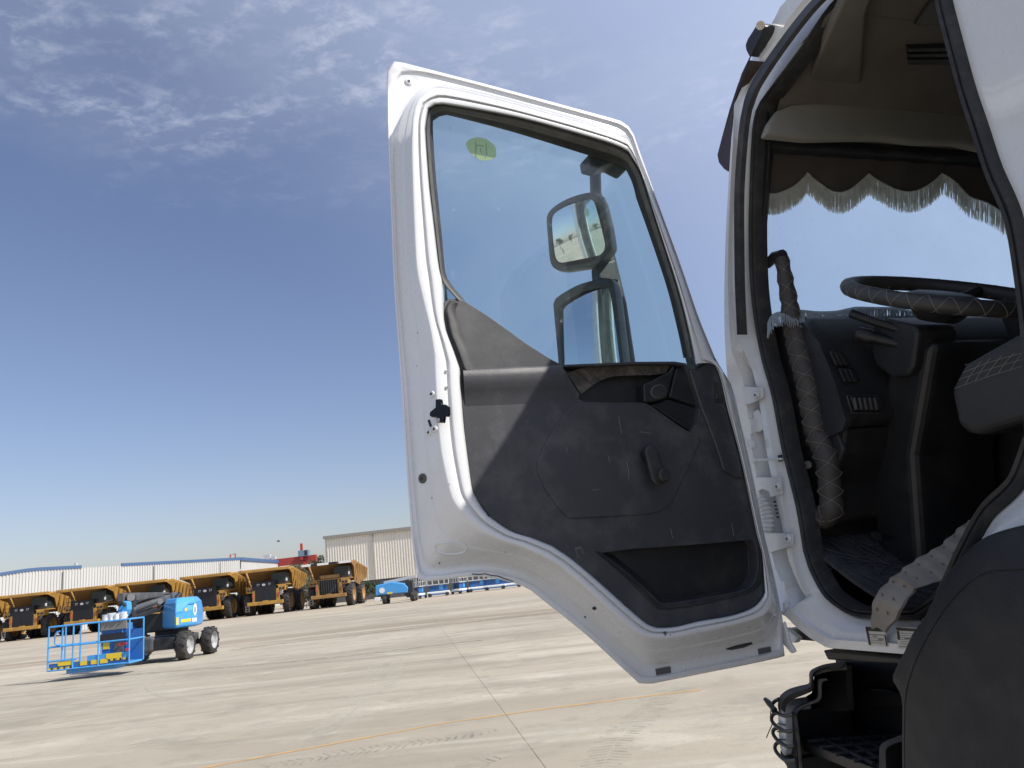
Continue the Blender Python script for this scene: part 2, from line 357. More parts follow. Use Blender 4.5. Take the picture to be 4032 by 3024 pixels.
# window glass and its rubber channel
gl = [dp(p.x, p.y, 0.012) for p in cr([(1690,460),(1725,435),(2020,500),(2330,590),(2450,630),(2490,680),(2630,1110),(2720,1460),(2400,1475),(1850,1475),(1760,1280),(1740,1000),(1705,690)], 60, True)]
MB().prism(gl, DN*0.004).build('window_glass', GLASS, door)
ro = segs([[(1800,1180),(1740,1110),(1729,1050),(1708,878),(1689,715),(1675,504),(1689,428)], [(1689,428),(1732,410),(2047,466),(2372,556),(2440,580),(2475,600)], [(2475,600),(2500,640),(2525,680),(2594,900),(2663,1115),(2703,1266),(2738,1440)]], 26)
ri = segs([[(1832,1184),(1786,1131),(1754,1075),(1738,905),(1716,688),(1705,525),(1705,476)], [(1705,476),(1754,452),(2009,517),(2318,612),(2425,645),(2462,664)], [(2462,664),(2490,720),(2505,780),(2548,900),(2623,1123),(2668,1300),(2697,1440)]], 26)
MB().loft([row(ro, 0.063), row(lerp2(ro, ri, 0.18), 0.069), row(lerp2(ro, ri, 0.40), 0.062), row(lerp2(ro, ri, 0.55), 0.05)], False).build('window_seal', RUBBER_G, door)
MB().loft([row(lerp2(ro, ri, 0.50), 0.052), row(lerp2(ro, ri, 0.62), 0.040), row(lerp2(ro, ri, 0.75), 0.034), row(lerp2(ro, ri, 0.88), 0.026), row(ri, 0.018), row(ri, 0.006)], False).build('glass_channel', RUBBER, door)
# sticker on the glass with its pen marks
stp = [(1836,575),(1838,558),(1858,545),(1885,541),(1915,548),(1932,560),(1948,575),(1954,600),(1950,620),(1930,630),(1900,632),(1875,622),(1850,600)]
STK = bpy.data.materials.new('sticker_film'); STK.use_nodes = True
def _stk():
    nt = STK.node_tree; N = nt.nodes; L = nt.links; b = N['Principled BSDF']; b.inputs['Base Color'].default_value = (0.60, 0.66, 0.40, 1); b.inputs['Roughness'].default_value = 0.6
    tl = N.new('ShaderNodeBsdfTranslucent'); tl.inputs[0].default_value = (0.6, 0.68, 0.42, 1); tr = N.new('ShaderNodeBsdfTransparent'); tr.inputs[0].default_value = (0.85, 0.95, 0.75, 1)
    a = N.new('ShaderNodeMixShader'); a.inputs[0].default_value = 0.5; L.new(b.outputs[0], a.inputs[1]); L.new(tl.outputs[0], a.inputs[2])
    c = N.new('ShaderNodeMixShader'); c.inputs[0].default_value = 0.58; L.new(a.outputs[0], c.inputs[1]); L.new(tr.outputs[0], c.inputs[2]); L.new(c.outputs[0], N['Material Output'].inputs[0])
_stk()
stk = MB().prism([dp(p.x, p.y, 0.0165) for p in cr(stp, 40, True)], DN*0.0006).build('sticker', STK, door)
tag(stk, 'round yellow-green sticker with pen marks')
INK = mat('pen_ink', (0.22, 0.30, 0.27), 0.7)
ink = MB()
for q in ([(1872,557),(1874,590),(1875,622)], [(1874,571),(1890,573),(1904,576)], [(1913,563),(1915,590),(1916,610),(1910,622)], [(1892,585),(1894,600)]):
    ink.tube([dp(x, y, 0.0176) for x, y in q], 0.0011, 5)
ink.build('pen_mark', INK, stk)

# ---------------------------------------------------------------- trim panel
trim_px = [(1770,1176),(1797,1176),(1830,1186),(1911,1237),(1992,1294),(2074,1354),(2177,1419),(2212,1436),(2353,1430),(2498,1424),(2656,1423),(2701,1430),(2713,1452),(2751,1449),(2783,1427),(2808,1411),(2818,1414),
           (2838,1485),(2865,1603),(2915,1792),(2960,2000),(2982,2114),(2999,2122),(3012,2174),(2993,2181),(2998,2221),(3020,2224),(3024,2240),(3020,2296),(2999,2355),(2961,2393),(2877,2423),(2750,2446),(2662,2466),(2592,2472),(2543,2452),(2472,2392),
           (2364,2295),(2255,2203),(2174,2148),(2092,2116),(2011,2089),(1930,2034),(1881,1969),(1859,1921),(1851,1864),(1830,1701),(1819,1571),(1813,1451),(1786,1375),(1756,1294),(1746,1215),(1750,1190)]
H_T = 0.066
trim = DPR(trim_px, 0.014, (H_T-0.014)).build('trim_panel', TRIM, door, bevel=0.006, seg=3, angle=50)
hand_px = [(2216,1445),(2353,1440),(2498,1434),(2640,1433),(2694,1440),(2717,1490),(2736,1540),(2755,1603),(2745,1663),(2720,1705),(2669,1673),(2593,1620),(2552,1591),(2533,1585),(2403,1585),(2302,1582),(2277,1570),(2283,1552),(2254,1508),(2230,1465)]
pock_px = [(2372,2177),(2484,2162),(2662,2150),(2966,2125),(2980,2158),(2985,2231),(2973,2285),(2944,2318),(2879,2336),(2734,2361),(2625,2377),(2597,2372),(2553,2328),(2481,2263),(2408,2205)]
boolean_cut(trim, MB().prism([dp(x, y, H_T)+DN*.1 for x, y in hand_px], -DN*(H_T+.1-.020)).build('cutter', TRIM, door))
boolean_cut(trim, MB().prism([dp(x, y, H_T)+DN*.1 for x, y in pock_px], -DN*(H_T+.1-.022)).build('cutter', TRIM, door))
MB().prism([dp(x, y, H_T)-DN*(H_T-.0205) for x, y in hand_px], DN*.003).build('handle_recess', BLACK, door)
MB().prism([dp(x, y, H_T)-DN*(H_T-.0225) for x, y in pock_px], DN*.003).build('pocket_floor', BLACK, door)
# pocket lip: raised pouch below the recess
lip = [(2369,2175),(2408,2207),(2481,2265),(2553,2330),(2597,2374),(2625,2379),(2734,2363),(2879,2338),(2944,2320),(2973,2288),(2986,2231),(2981,2160)]
c_in = cr(lip, 60); cx = Vector((2700, 2240, 0))
c_out = [p+(p-cx).normalized()*26 for p in c_in]
MB().loft([row(c_out, 0.066), row(lerp2(c_out, c_in, 0.35), 0.072), row(lerp2(c_out, c_in, 0.75), 0.071), row(c_in, 0.060), row(lerp2(c_in, [cx]*60, 0.10), 0.030), row(lerp2(c_in, [cx]*60, 0.14), 0.0255)], False).build('pocket_lip', TRIM_DK, door)
# upper left ledge: a soft roll under the window line
lx = [1824, 1900, 1980, 2060, 2140, 2214]
yt = lambda x: 1455-(x-1815)*0.042
prof = [(-3, 0.062), (-1, 0.074), (6, 0.080), (30, 0.082), (60, 0.080), (85, 0.0745), (110, 0.0695), (135, 0.0672), (150, 0.0655)]
MB().loft([[dp(x+(dy*0.05 if dy > 0 else 0)+(0.30*dy if x > 2200 else 0), yt(x)+dy, h) for x in lx] for dy, h in prof], False).build('ledge', TRIM, door)
# upper corner: sunken triangle leaves a raised left border
bord = [(1770,1182),(1756,1200),(1752,1225),(1764,1300),(1794,1378),(1818,1448)]
bo = cr(bord, 24); bi = [p+Vector((58, 22, 0))*(0.6+0.4*min(1, i/8)) for i, p in enumerate(bo)]
MB().loft([row(bo, 0.062), row(lerp2(bo, bi, 0.25), 0.079), row(lerp2(bo, bi, 0.65), 0.079), row(bi, 0.0655)], False).build('corner_moulding', TRIM, door)
# lower inset panel
ins = [(2270,1588),(2230,1622),(2180,1690),(2140,1760),(2116,1820),(2118,1860),(2150,1930),(2200,2000),(2240,2042),(2400,2035),(2550,2025),(2610,2010),(2650,1975),(2690,1890),(2740,1780),(2762,1718),(2720,1716),(2669,1684),(2593,1631),(2552,1602),(2533,1596),(2403,1596),(2302,1593)]
DPR(ins, H_T-0.002, 0.0065).build('inset_panel', TRIM, door, bevel=0.003, seg=2)
SCR = mat('scratch_grey', (0.20, 0.20, 0.20), .9)
for q in ([(2436,1640),(2441,1672),(2447,1705)], [(2468,1820),(2474,1850),(2477,1890)], [(2395,1795),(2402,1822)], [(2230,1760),(2233,1778)], [(2640,2080),(2648,2118)], [(2880,2060),(2890,2110)], [(2520,1700),(2560,1706)], [(2330,1930),(2360,1926)]):
    MB().tube([dp(p_.x, p_.y, H_T+.0048) for p_ in cr(q, 8)], .0007, 4).build('scratch', SCR, door)
# right hand cover beside the hinge
cov = [(2715,1456),(2752,1452),(2784,1430),(2806,1414),(2816,1418),(2836,1490),(2862,1605),(2910,1795),(2930,1880),(2905,1880),(2850,1850),(2835,1800),(2800,1700),(2760,1600),(2738,1530)]
DPR(cov, H_T-0.002, 0.011).build('hinge_cover', TRIM, door, bevel=0.005, seg=3)
sw = [(2806,1512),(2815,1504),(2842,1504),(2850,1530),(2858,1580),(2850,1586),(2818,1582),(2808,1570)]
DPR(sw, H_T+0.008, 0.005).build('switch_blank', TRIM_DK, door, bevel=0.003)
DPR([(2820,1548),(2845,1545),(2851,1572),(2822,1572)], H_T+0.012, 0.004).build('switch_button', TRIM_DK, door, bevel=0.002)
# pull handle area
arch = cr([(2288,1553),(2330,1520),(2380,1492),(2430,1481),(2500,1478),(2570,1476),(2620,1470)], 24)
topl = cr([(2232,1468),(2300,1448),(2380,1445),(2450,1440),(2520,1438),(2590,1437),(2640,1438)], 24)
BROWN = mat('worn_brown_plastic', (0.055, 0.046, 0.036), 0.6, var=0.5, vscale=30, bump=0.5, bscale=120, dirt=(0.18, 0.15, 0.11), dirt_amt=0.7, dirt_scale=22)
MB().sheet([row(topl, 0.050), row(lerp2(topl, arch, 0.5), 0.046), row(arch, 0.052), row(arch, 0.030)]).build('handle_lining', BROWN, door)
rb = MB()
for i in range(2, 21, 2):
    a_, b_ = topl[i], arch[min(23, i+2)]; rb.tube([dp(a_.x, a_.y+4, 0.050), dp((a_.x+b_.x)/2, (a_.y+b_.y)/2, 0.0485), dp(b_.x, b_.y-3, 0.053)], 0.0022, 5)
for i in range(4, 12, 2):
    a_, b_ = topl[i+2], arch[i]; rb.tube([dp(a_.x, a_.y+4, 0.050), dp((a_.x+b_.x)/2, (a_.y+b_.y)/2, 0.0485), dp(b_.x, b_.y-3, 0.053)], 0.002, 5)
rb.build('lining_rib', BROWN, door)
bez = [(2534,1512),(2560,1502),(2636,1462),(2650,1440),(2658,1446),(2628,1566),(2610,1573),(2560,1584),(2536,1583)]
bz = DPR(bez, 0.023, 0.040).build('handle_bezel', BLACK, door, bevel=0.004)
el = [dp(2593+(30*math.cos(t)*0.94-24*math.sin(t)*0.30), 1541+(-30*math.cos(t)*0.30-24*math.sin(t)*0.95), 0.0635) for t in [2*math.pi*k/28 for k in range(28)]]
MB().prism(el, DN*0.003).build('speaker_cap', TRIM_DK, door, bevel=0.001)
MB().tube(el+[el[0]], 0.0022, 6).build('cap_ring', RUBBER_G, door)
dia = [(2556,1594),(2628,1570),(2700,1590),(2748,1606),(2744,1660),(2720,1700),(2669,1668),(2600,1620)]
DPR(dia, 0.023, 0.022).build('armrest', BLACK, door, bevel=0.006, seg=3)
DPR([(2662,1445),(2694,1444),(2717,1494),(2735,1545),(2750,1602),(2700,1584),(2634,1562)], 0.023, 0.03).build('handle_side', BLACK, door, bevel=0.006, seg=3)
# window crank
cp0, cp1 = dp(2558, 1785, 0.092), dp(2585, 1880, 0.098)
du = (cp1-cp0).normalized(); dv = du.cross(DN)
st = [cp0+(dv*math.cos(t)-du*math.sin(t))*0.021 for t in [math.pi*k/10 for k in range(11)]]+[cp1+(dv*math.cos(t)-du*math.sin(t))*0.023 for t in [math.pi+math.pi*k/10 for k in range(11)]]
crank = MB().prism(st, DN*0.014).build('window_crank', TRIM_DK, door, bevel=0.005, seg=3)
MB().cyl(cp0-DN*0.024, cp0, 0.018, 20).build('crank_boss', BLACK, door)
MB().tube([cp1+DN*0.012, cp1+DN*0.022, cp1+DN*0.040, cp1+DN*0.046], [0.017, 0.013, 0.019, 0.015], 20).build('crank_knob', TRIM_DK, door)
# square clip with its screw
sq = [(2262,2155),(2290,2150),(2304,2178),(2276,2200)]
DPR(sq, H_T-0.002, 0.005).build('clip_plate', RUBBER_G, door, bevel=0.002)
MB().cyl(dp(2282, 2175, H_T+0.002), dp(2282, 2175, H_T+0.006), 0.008, 14).build('clip_screw', BLACK, door)
# ---------------------------------------------------------------- latch, screws, plugs on the white frame
TD = bvh(door)
def HP(pl, t, name, m_, lift=.0, bevel=0.0, ctr=None):            # a small plate laid on the pressed frame
    cx_ = sum(q[0] for q in pl)/len(pl); cy_ = sum(q[1] for q in pl)/len(pl)
    P, N_ = hit(TD, *(ctr or (cx_, cy_))); P = P+N_*(t+lift)
    return MB().prism([on(x, y, P, N_) for x, y in pl], -N_*t).build(name, m_, door, bevel=bevel)
lat = [(1714,1572),(1734,1570),(1738,1592),(1752,1592),(1764,1600),(1766,1630),(1760,1640),(1748,1640),(1745,1664),(1720,1664),(1718,1642),(1700,1642),(1690,1638),(1692,1622),(1704,1612),(1714,1604)]
GLOSSBLK = mat('greasy_black_steel', (0.012, 0.012, 0.013), 0.18, metal=0.3, var=0.3, vscale=60)
HP(lat, .012, 'latch', GLOSSBLK, .004, .002, (1722, 1625)); HP([(1722,1645),(1742,1645),(1743,1662),(1724,1662)], .010, 'latch_claw', METAL, .010, .002)
HP([(1683,1655),(1690,1652),(1699,1678),(1692,1682)], .002, 'grease_mark', GLOSSBLK)
def screw(px, py, r=0.008, ring=WHITE, core=BLACK, name='screw'):
    c, N_ = hit(TD, px, py)
    MB().tube([c-N_*.004, c+N_*.003, c+N_*.0045], [r*1.15, r*1.1, r*.85], 18).build(name, ring, door); MB().cyl(c+N_*.002, c+N_*.0055, r*.45, 10).build(name+'_socket', core, door)
for q in ((1703, 1552), (1714, 1690), (1692, 1703)): screw(*q)
screw(1665, 1884, .011, RUBBER_G); screw(1609, 323, .010); screw(2340, 2395, .004, BLACK); screw(1920, 2030, .003, BLACK); screw(2618, 2495, .0035, RUBBER_G); screw(1755, 1462, .004, WHITE_IN); screw(1757, 1525, .004, WHITE_IN)
# slots in the lower flange
DARKH = mat('shadow_cavity', (0.10, 0.10, 0.105), 0.8)
for q in ([(2582,2634),(2640,2624),(2643,2649),(2586,2659)], [(2986,2555),(3035,2546),(3037,2566),(2989,2577)]):
    HP(q, .0025, 'flange_slot', DARKH, .0005)
HP([(2860,2558),(2900,2545),(2960,2532),(2965,2536),(2930,2550),(2880,2560)], .003, 'drain_slot', BLACK)
CHIP = mat('paint_chip', (0.16, 0.14, 0.12), .8)
rc = random.Random(11)
for (x, y, s_) in ((1730,2218,5),(2305,2430,6),(2220,2175,4),(2430,2350,4),(2640,2500,4),(1700,1960,4),(1645,1310,5),(1640,1440,3),(2950,2470,3),(3040,2250,3),(2860,2470,3),(2700,2640,3),(1990,2175,3),(1770,1905,3)):
    HP([(x+s_*rc.uniform(.5, 1)*math.cos(a), y+s_*rc.uniform(.5, 1)*math.sin(a)) for a in (0, 1.2, 2.4, 3.6, 5.0)], .0006, 'paint_chip', CHIP)
MB().tube([hit(TD, x, y)[0]+DN*.001 for x, y in [(1858,2260),(1885,2262),(1910,2259),(1935,2266),(1960,2268),(1985,2278),(2020,2290)]], .0012, 5).build('seam_crack', BLACK, door)
# oval pressing low on the latch corner
op_ = [hit(TD, p.x, p.y)[0] for p in cr([(1712,2150),(1730,2138),(1790,2136),(1830,2145),(1835,2165),(1815,2178),(1760,2182),(1720,2170)], 32, True)]
MB().tube(op_+[op_[0]], 0.0028, 6).build('pressed_oval', WHITE, door)
# ---------------------------------------------------------------- mirrors on the outside of the door
def mirror_set():
    def mplane(px, py, az, el, h):                    # plane through a point beyond the door whose mirror ray leaves at (az, el)
        P = dp(px, py, h); d = (P-EYE).normalized()
        r_ = Vector((math.sin(R(az))*math.cos(R(el)), math.cos(R(az))*math.cos(R(el)), math.sin(R(el))))
        return P, (r_-d).normalized()
    HOUS = mat('mirror_housing', (0.022, 0.023, 0.025), 0.5, var=0.2, vscale=20, bump=0.2, bscale=200, dirt=(0.11, 0.105, 0.10), dirt_amt=0.35, dirt_scale=30)
    out = []
    for name, ctr, az, el, outl, glassl, Rc in (
        ('wide_mirror', (2285, 915), -129, 2, [(2156,859),(2173,825),(2222,791),(2279,768),(2331,757),(2359,765),(2374,791),(2399,894),(2411,980),(2394,1008),(2360,1040),(2336,1054),(2222,1071),(2187,1060),(2170,1031),(2162,951)],
         [(2170,871),(2180,838),(2225,810),(2279,791),(2330,779),(2345,795),(2365,860),(2388,962),(2376,1002),(2340,1015),(2279,1028),(2205,1040),(2185,1020),(2177,960)], 0.9),
        ('main_mirror', (2330, 1300), -127, 21, [(2182,1197),(2199,1169),(2279,1123),(2348,1103),(2400,1094),(2422,1108),(2434,1197),(2462,1426),(2475,1520),(2460,1560),(2230,1565),(2210,1540),(2202,1420)],
         [(2216,1214),(2239,1191),(2308,1151),(2385,1124),(2404,1130),(2416,1190),(2451,1420),(2460,1520),(2235,1535),(2222,1415)], 3.0)):
        P, N_ = mplane(*ctr, az, el, -0.20)
        o3 = [on(p.x, p.y, P, N_) for p in cr(outl, 56, True)]; c = sum(o3, Vector())/56
        rows = [[q+N_*0.006 for q in o3]]
        rows = [[c+(q-c)*0.84+N_*0.006 for q in o3], [c+(q-c)*0.88+N_*0.013 for q in o3], [c+(q-c)*0.985+N_*0.010 for q in o3], [q-N_*0.004 for q in o3], [c+(q-c)*1.0-N_*0.035 for q in o3], [c+(q-c)*0.93-N_*0.065 for q in o3], [c+(q-c)*0.6-N_*0.085 for q in o3]]
        MB().loft(rows, True, True, cap1=True).build(name, HOUS, door)
        g3 = [on(p.x, p.y, P+N_*0.006, N_) for p in cr(glassl, 56, True)]; gc = sum(g3, Vector())/56; g3 = [gc+(q-gc)*.955 for q in g3]
        rr = []
        for k in range(10, 0, -1):
            t = k/10; rr.append([gc+(q-gc)*t+N_*(-((q-gc).length*t)**2/(2*Rc)+0.008) for q in g3])
        MB().loft(rr, True, True, cap1=True).build(name+'_glass', MIRROR, door)
    arm = MB().tube([dp(2347, 640, -0.10), dp(2344, 690, -0.15), dp(2346, 760, -0.20), dp(2370, 900, -0.25), dp(2400, 1050, -0.25), dp(2440, 1200, -0.24), dp(2475, 1440, -0.20), dp(2485, 1560, -0.1)], [0.020, 0.020, 0.020, 0.022, 0.028, 0.024, 0.024, 0.024], 10)
    arm.build('mirror_arm', HOUS, door)
    br = [(2318,605),(2325,645),(2365,655),(2415,640),(2470,668),(2490,640),(2440,600),(2380,580)]
    MB().prism([dp(x, y, -0.035) for x, y in br], -DN*0.07).build('mirror_bracket', HOUS, door, bevel=0.008)
    MB().prism([dp(x, y, -0.20) for x, y in [(2352,1040),(2425,1020),(2440,1110),(2358,1100)]], -DN*0.05).build('mirror_neck', HOUS, door, bevel=0.008)
mirror_set()
# ---------------------------------------------------------------- cab shell: side frame round the door opening
def tumble(z): t_ = max(0.0, min(1.0, (z-3.0)/.235)); return .09*t_*t_
def az(p, r):                                   # ('p',px,py) or ('t',a,z) -> (a,z) on the side plane at depth r
    if p[0] == 't': return Vector((p[1], p[2], 0))
    q = sp(p[1], p[2], r)-HN
    for _ in range(6): q = sp(p[1], p[2], r+tumble(q.z))-HN
    return Vector((q.dot(F), q.z, 0))
P_ = lambda *q: ('p',)+q
T_ = lambda *q: ('t',)+q
I_def = [[T_(-.80,3.125),P_(3298,0),P_(3168,184),P_(3011,391),P_(2989,434),P_(2973,515),P_(2965,678),P_(2959,900),P_(2965,1125),P_(2984,1288),P_(3011,1424),P_(3049,1560),P_(3087,1763),P_(3114,1871),P_(3147,2007),P_(3174,2170)],
         [P_(3174,2170),P_(3201,2251),P_(3255,2349),P_(3320,2403),P_(3374,2430),P_(3434,2438),P_(3619,2441)],
         [P_(3619,2441),T_(-.545,1.585),P_(3863,2121),P_(3917,2034),P_(4032,1920),T_(-.88,1.90)],
         [T_(-.88,1.90),T_(-.93,2.10),P_(4032,868),P_(3944,651),P_(3890,488),P_(3836,326),P_(3749,0),T_(-.955,2.95)],
         [T_(-.955,2.95),T_(-.93,3.08),T_(-.88,3.12),T_(-.80,3.125)]]
O_def = [[T_(-.80,3.235),P_(3076,0),P_(3038,70),P_(2949,228),P_(2897,374),P_(2886,467),P_(2867,673),P_(2850,1000),P_(2848,1350),T_(.12,2.1),T_(.14,1.85),T_(.12,1.66)],
         [T_(.12,1.66),T_(.06,1.56),P_(3087,2433),P_(3125,2471),P_(3179,2515),P_(3233,2547),P_(3250,2557),P_(3553,2583)],
         [P_(3553,2583),T_(-.52,1.50),T_(-.66,1.62),T_(-.82,1.69),T_(-1.05,1.72)],
         [T_(-1.05,1.72),T_(-1.45,1.74),T_(-1.5,1.9),T_(-1.5,3.1),T_(-1.45,3.2)],
         [T_(-1.45,3.2),T_(-1.2,3.235),T_(-.80,3.235)]]
NC = 60
OI = segs([[az(p, .06) for p in s_] for s_ in I_def], NC); OO = segs([[az(p, 0) for p in s_] for s_ in O_def], NC)
def srow(C, r, low=None):
    out = []
    for i, p in enumerate(C):
        rr = r
        if low is not None and i < NC*1.25:            # the hinge pillar is hollowed out behind the door edge
            w = max(0.0, min(1.0, (2.36-p.y)/0.08)); rr = r*(1-w)+low*w
        rr += tumble(p.y)
        out.append(T(p.x, rr, p.y))
    return out
cab = MB().loft([srow(OO, .06), srow(OO, .02), srow(lerp2(OO, OI, .06), .002), srow(lerp2(OO, OI, .36), .0, .03), srow(lerp2(OO, OI, .40), .014, .085), srow(lerp2(OO, OI, .56), .018, .085), srow(lerp2(OO, OI, .64), .022, .045),
                 srow(lerp2(OO, OI, .80), .05, .042), srow(lerp2(OO, OI, .94), .056, .05), srow(OI, .062), srow(lerp2(OO, OI, 1.03), .10)], True, True).build('cab_side', WHITE, truck)
def inset(C, d):
    out = []; n = len(C)
    for i in range(n):
        t = (C[(i+2) % n]-C[(i-2) % n]); nn = Vector((-t.y, t.x, 0)).normalized(); k_ = .62+.38*max(0, min(1, (i-NC*1.9)/(NC*.5))) if i < n*.9 else 1-.38*(i-n*.9)/(n*.1); out.append(C[i]+nn*d*k_)
    return out
sgn = 1 if (inset(OI, .02)[10]-Vector((-.5, 2.3, 0))).length < (OI[10]-Vector((-.5, 2.3, 0))).length else -1
IN = lambda d: inset(OI, sgn*d)
MB().loft([srow(OI, .064), srow(IN(.004), .050), srow(IN(.012), .044), srow(IN(.020), .050), srow(IN(.022), .062), srow(IN(.026), .052), srow(IN(.034), .050), srow(IN(.040), .060), srow(IN(.042), .10)], True).build('door_seal', RUBBER, truck)
MB().loft([srow(IN(.040), .075), srow(IN(.018), .086), srow(IN(-.012), .105)], True).build('inner_jamb', TRIM_DK, truck)
# rain seal on the outer pillar
rs = cr([(3290,-60),(3205,20),(3125,118),(3044,230),(2976,336),(2947,412),(2930,500),(2916,660),(2910,800),(2911,1000),(2914,1150),(2922,1318)], 60)
rsl = MB()
def spt(px, py, r):
    q = sp(px, py, r)
    for _ in range(6): q = sp(px, py, r+tumble(q.z))
    return q
pts = [spt(p.x, p.y, -.002) for p in rs]; wv = [spt(p.x+14, p.y+(8 if p.y < 420 else 0), -.002)-spt(p.x-14, p.y-(8 if p.y < 420 else 0), -.002) for p in rs]
rsl.loft([[p-w*.5+RI*.006 for p, w in zip(pts, wv)], [p-w*.4-RI*.008 for p, w in zip(pts, wv)], [p-w*.05-RI*.004 for p, w in zip(pts, wv)], [p+w*.1-RI*.010 for p, w in zip(pts, wv)], [p+w*.4-RI*.008 for p, w in zip(pts, wv)], [p+w*.5+RI*.006 for p, w in zip(pts, wv)]], False).build('rain_seal', RUBBER, truck)
# rest of the cab
MB().loft([srow(OO, .06), srow(OO, .10)], True).build('cab_edge', WHITE, truck)
MB().sheet([[T(a, r, z+0.05*math.sin(math.pi*min(1, max(0, (r-.15)/2.2)))) for a, z in ((-1.5, 3.12), (-1.45, 3.2), (-1.2, 3.235), (-.8, 3.235), (-.5, 3.225), (-.33, 3.17), (-.24, 3.10), (-.20, 3.05))] for r in (.15, .3, .7, 1.2, 1.7, 2.1, 2.35)], -UP*0.02).build('roof', WHITE, truck)
MB().tbox(-1.5, -1.46, .08, 2.35, 1.6, 3.15).build('rear_wall', WHITE, truck)
MB().tbox(-1.46, .12, 2.31, 2.35, 1.5, 3.12).build('far_side', WHITE, truck)
MB().sheet([[T(.12, r, z) for r in (.06, .7, 1.4, 2.35)] if z > 2.3 else [T(.13+.06*math.sin(math.pi*r/2.4), r, z) for r in (.06, .7, 1.4, 2.35)] for z in (2.36, 2.2, 1.9, 1.55)], F*.02).build('front_panel', WHITE, truck)
# windscreen
def wsp(r, t, off=0.0):
    bul = 0.07*math.sin(math.pi*max(0, min(1, (r-.08)/2.2))); return T(.115-.285*t+bul-off, r, 2.37+.70*t)
MB().sheet([[wsp(.07+2.2*k/14, t) for k in range(15)] for t in (0, .25, .5, .75, 1)]).build('windscreen', WGLASS, truck)
MB().sheet([[T(.02, .08, 2.36), T(.03, .11, 2.36), T(.08, .13, 2.36)], [T(-.14, .08, 2.75), T(-.11, .12, 2.75), T(-.05, .13, 2.75)], [T(-.27, .08, 3.06), T(-.24, .13, 3.06), T(-.18, .14, 3.06)]]).build('pillar_trim', TRIM_DK, truck)
# outside sun visor, roof lamp pod
SMOKE = mat('smoked_visor', (0.055, 0.035, 0.028), 0.12, var=0.2, vscale=5)
ev = [(2947,236),(2905,330),(2872,430),(2842,540),(2824,610),(2830,640),(2850,665),(2866,676),(2870,640),(2884,480),(2894,378),(2920,292)]
MB().prism([sp(x, y, .03) for x, y in ev], RI*2.25).build('sun_visor_outside', SMOKE, truck, bevel=0.006)
pod = [(2948,226),(2935,200),(2931,178),(2942,150),(2960,122),(2975,98),(2990,90),(3006,98),(3003,120),(2980,165)]
MB().prism([sp(x, y, .05) for x, y in pod], RI*.09).build('roof_pod', BLACK, truck, bevel=0.012, seg=3)
MB().cyl(sp(2994,100,.03), sp(2994,100,.10), 0.013, 16).build('pod_lens', METAL, truck)
# sill: black step edge and data plates
sb = [(3240,2560),(3553,2590),(3545,2614),(3258,2598)]
MB().prism([sp(x, y, .012) for x, y in sb], RI*.5).build('sill_underside', BLACK, truck, bevel=0.004)
PLATE = mat('plate_aluminium', (0.62, 0.60, 0.55), 0.5, metal=0.2, var=0.15, vscale=40)
def plate(q, lines, hdr):
    o = MB().prism([sp(x, y, -.001) for x, y in q], -RI*.002).build('data_plate', PLATE, truck)
    L = lambda u, v: Vector(((q[0][0]*(1-u)+q[1][0]*u)*(1-v)+(q[3][0]*(1-u)+q[2][0]*u)*v, (q[0][1]*(1-u)+q[1][1]*u)*(1-v)+(q[3][1]*(1-u)+q[2][1]*u)*v, 0))
    def bar(u0, u1, v0, v1, m_, nm):
        MB().prism([sp(L(u, v).x, L(u, v).y, -.0035) for u, v in ((u0, v0), (u1, v0), (u1, v1), (u0, v1))], -RI*.0006).build(nm, m_, o)
    bar(*hdr, INK2, 'plate_header')
    for u0, u1, v0, v1 in lines: bar(u0, u1, v0, v1, INK2, 'plate_line')
INK2 = mat('plate_print', (0.03, 0.03, 0.032), 0.6)
plate([(3405,2464),(3486,2468),(3497,2546),(3421,2541)], [(.02,.12,.1,.98),(.12,.92,.42,.45),(.9,.96,.45,.98),(.15,.85,.6,.615),(.15,.85,.72,.735),(.15,.85,.84,.855),(.3,.5,.50,.53),(.55,.8,.66,.69)], (.02,.9,.04,.26))
plate([(3528,2467),(3625,2473),(3625,2556),(3540,2553)], [(.0,.10,.2,.6),(.1,.9,.28,.295),(.1,.9,.38,.395),(.1,.9,.48,.495),(.1,.9,.58,.595),(.1,.9,.68,.695),(.1,.9,.78,.795),(.3,.6,.52,.55),(.06,.95,.9,.92)], (.0,.95,.04,.18))
# ---------------------------------------------------------------- hinge pillar hardware
def bolt(px, py, r, rad=0.010):
    c = sp(px, py, r); MB().tube([c, c-RI*.004, c-RI*.007], [rad*1.25, rad*1.2, rad*.8], 16).build('bolt', WHITE_IN, truck); MB().cyl(c-RI*.006, c-RI*.0085, rad*.35, 8).build('bolt_socket', BLACK, truck)
for q, b in (([(2880,1500),(2905,1518),(2935,1522),(3001,1526),(3003,1566),(2963,1586),(2930,1596),(2912,1610),(2895,1606)], (2980,1555)),
             ([(2960,1880),(3072,1880),(3079,1946),(3032,1958),(3026,1935),(3000,1925),(2978,1936)], (3065,1915)),
             ([(3005,2096),(3121,2102),(3119,2150),(3080,2160),(3028,2177)], (3106,2121))):
    MB().prism([sp(x, y, .026) for x, y in q], RI*.006).build('check_bracket', WHITE_IN, truck, bevel=0.002); bolt(b[0], b[1], .025)
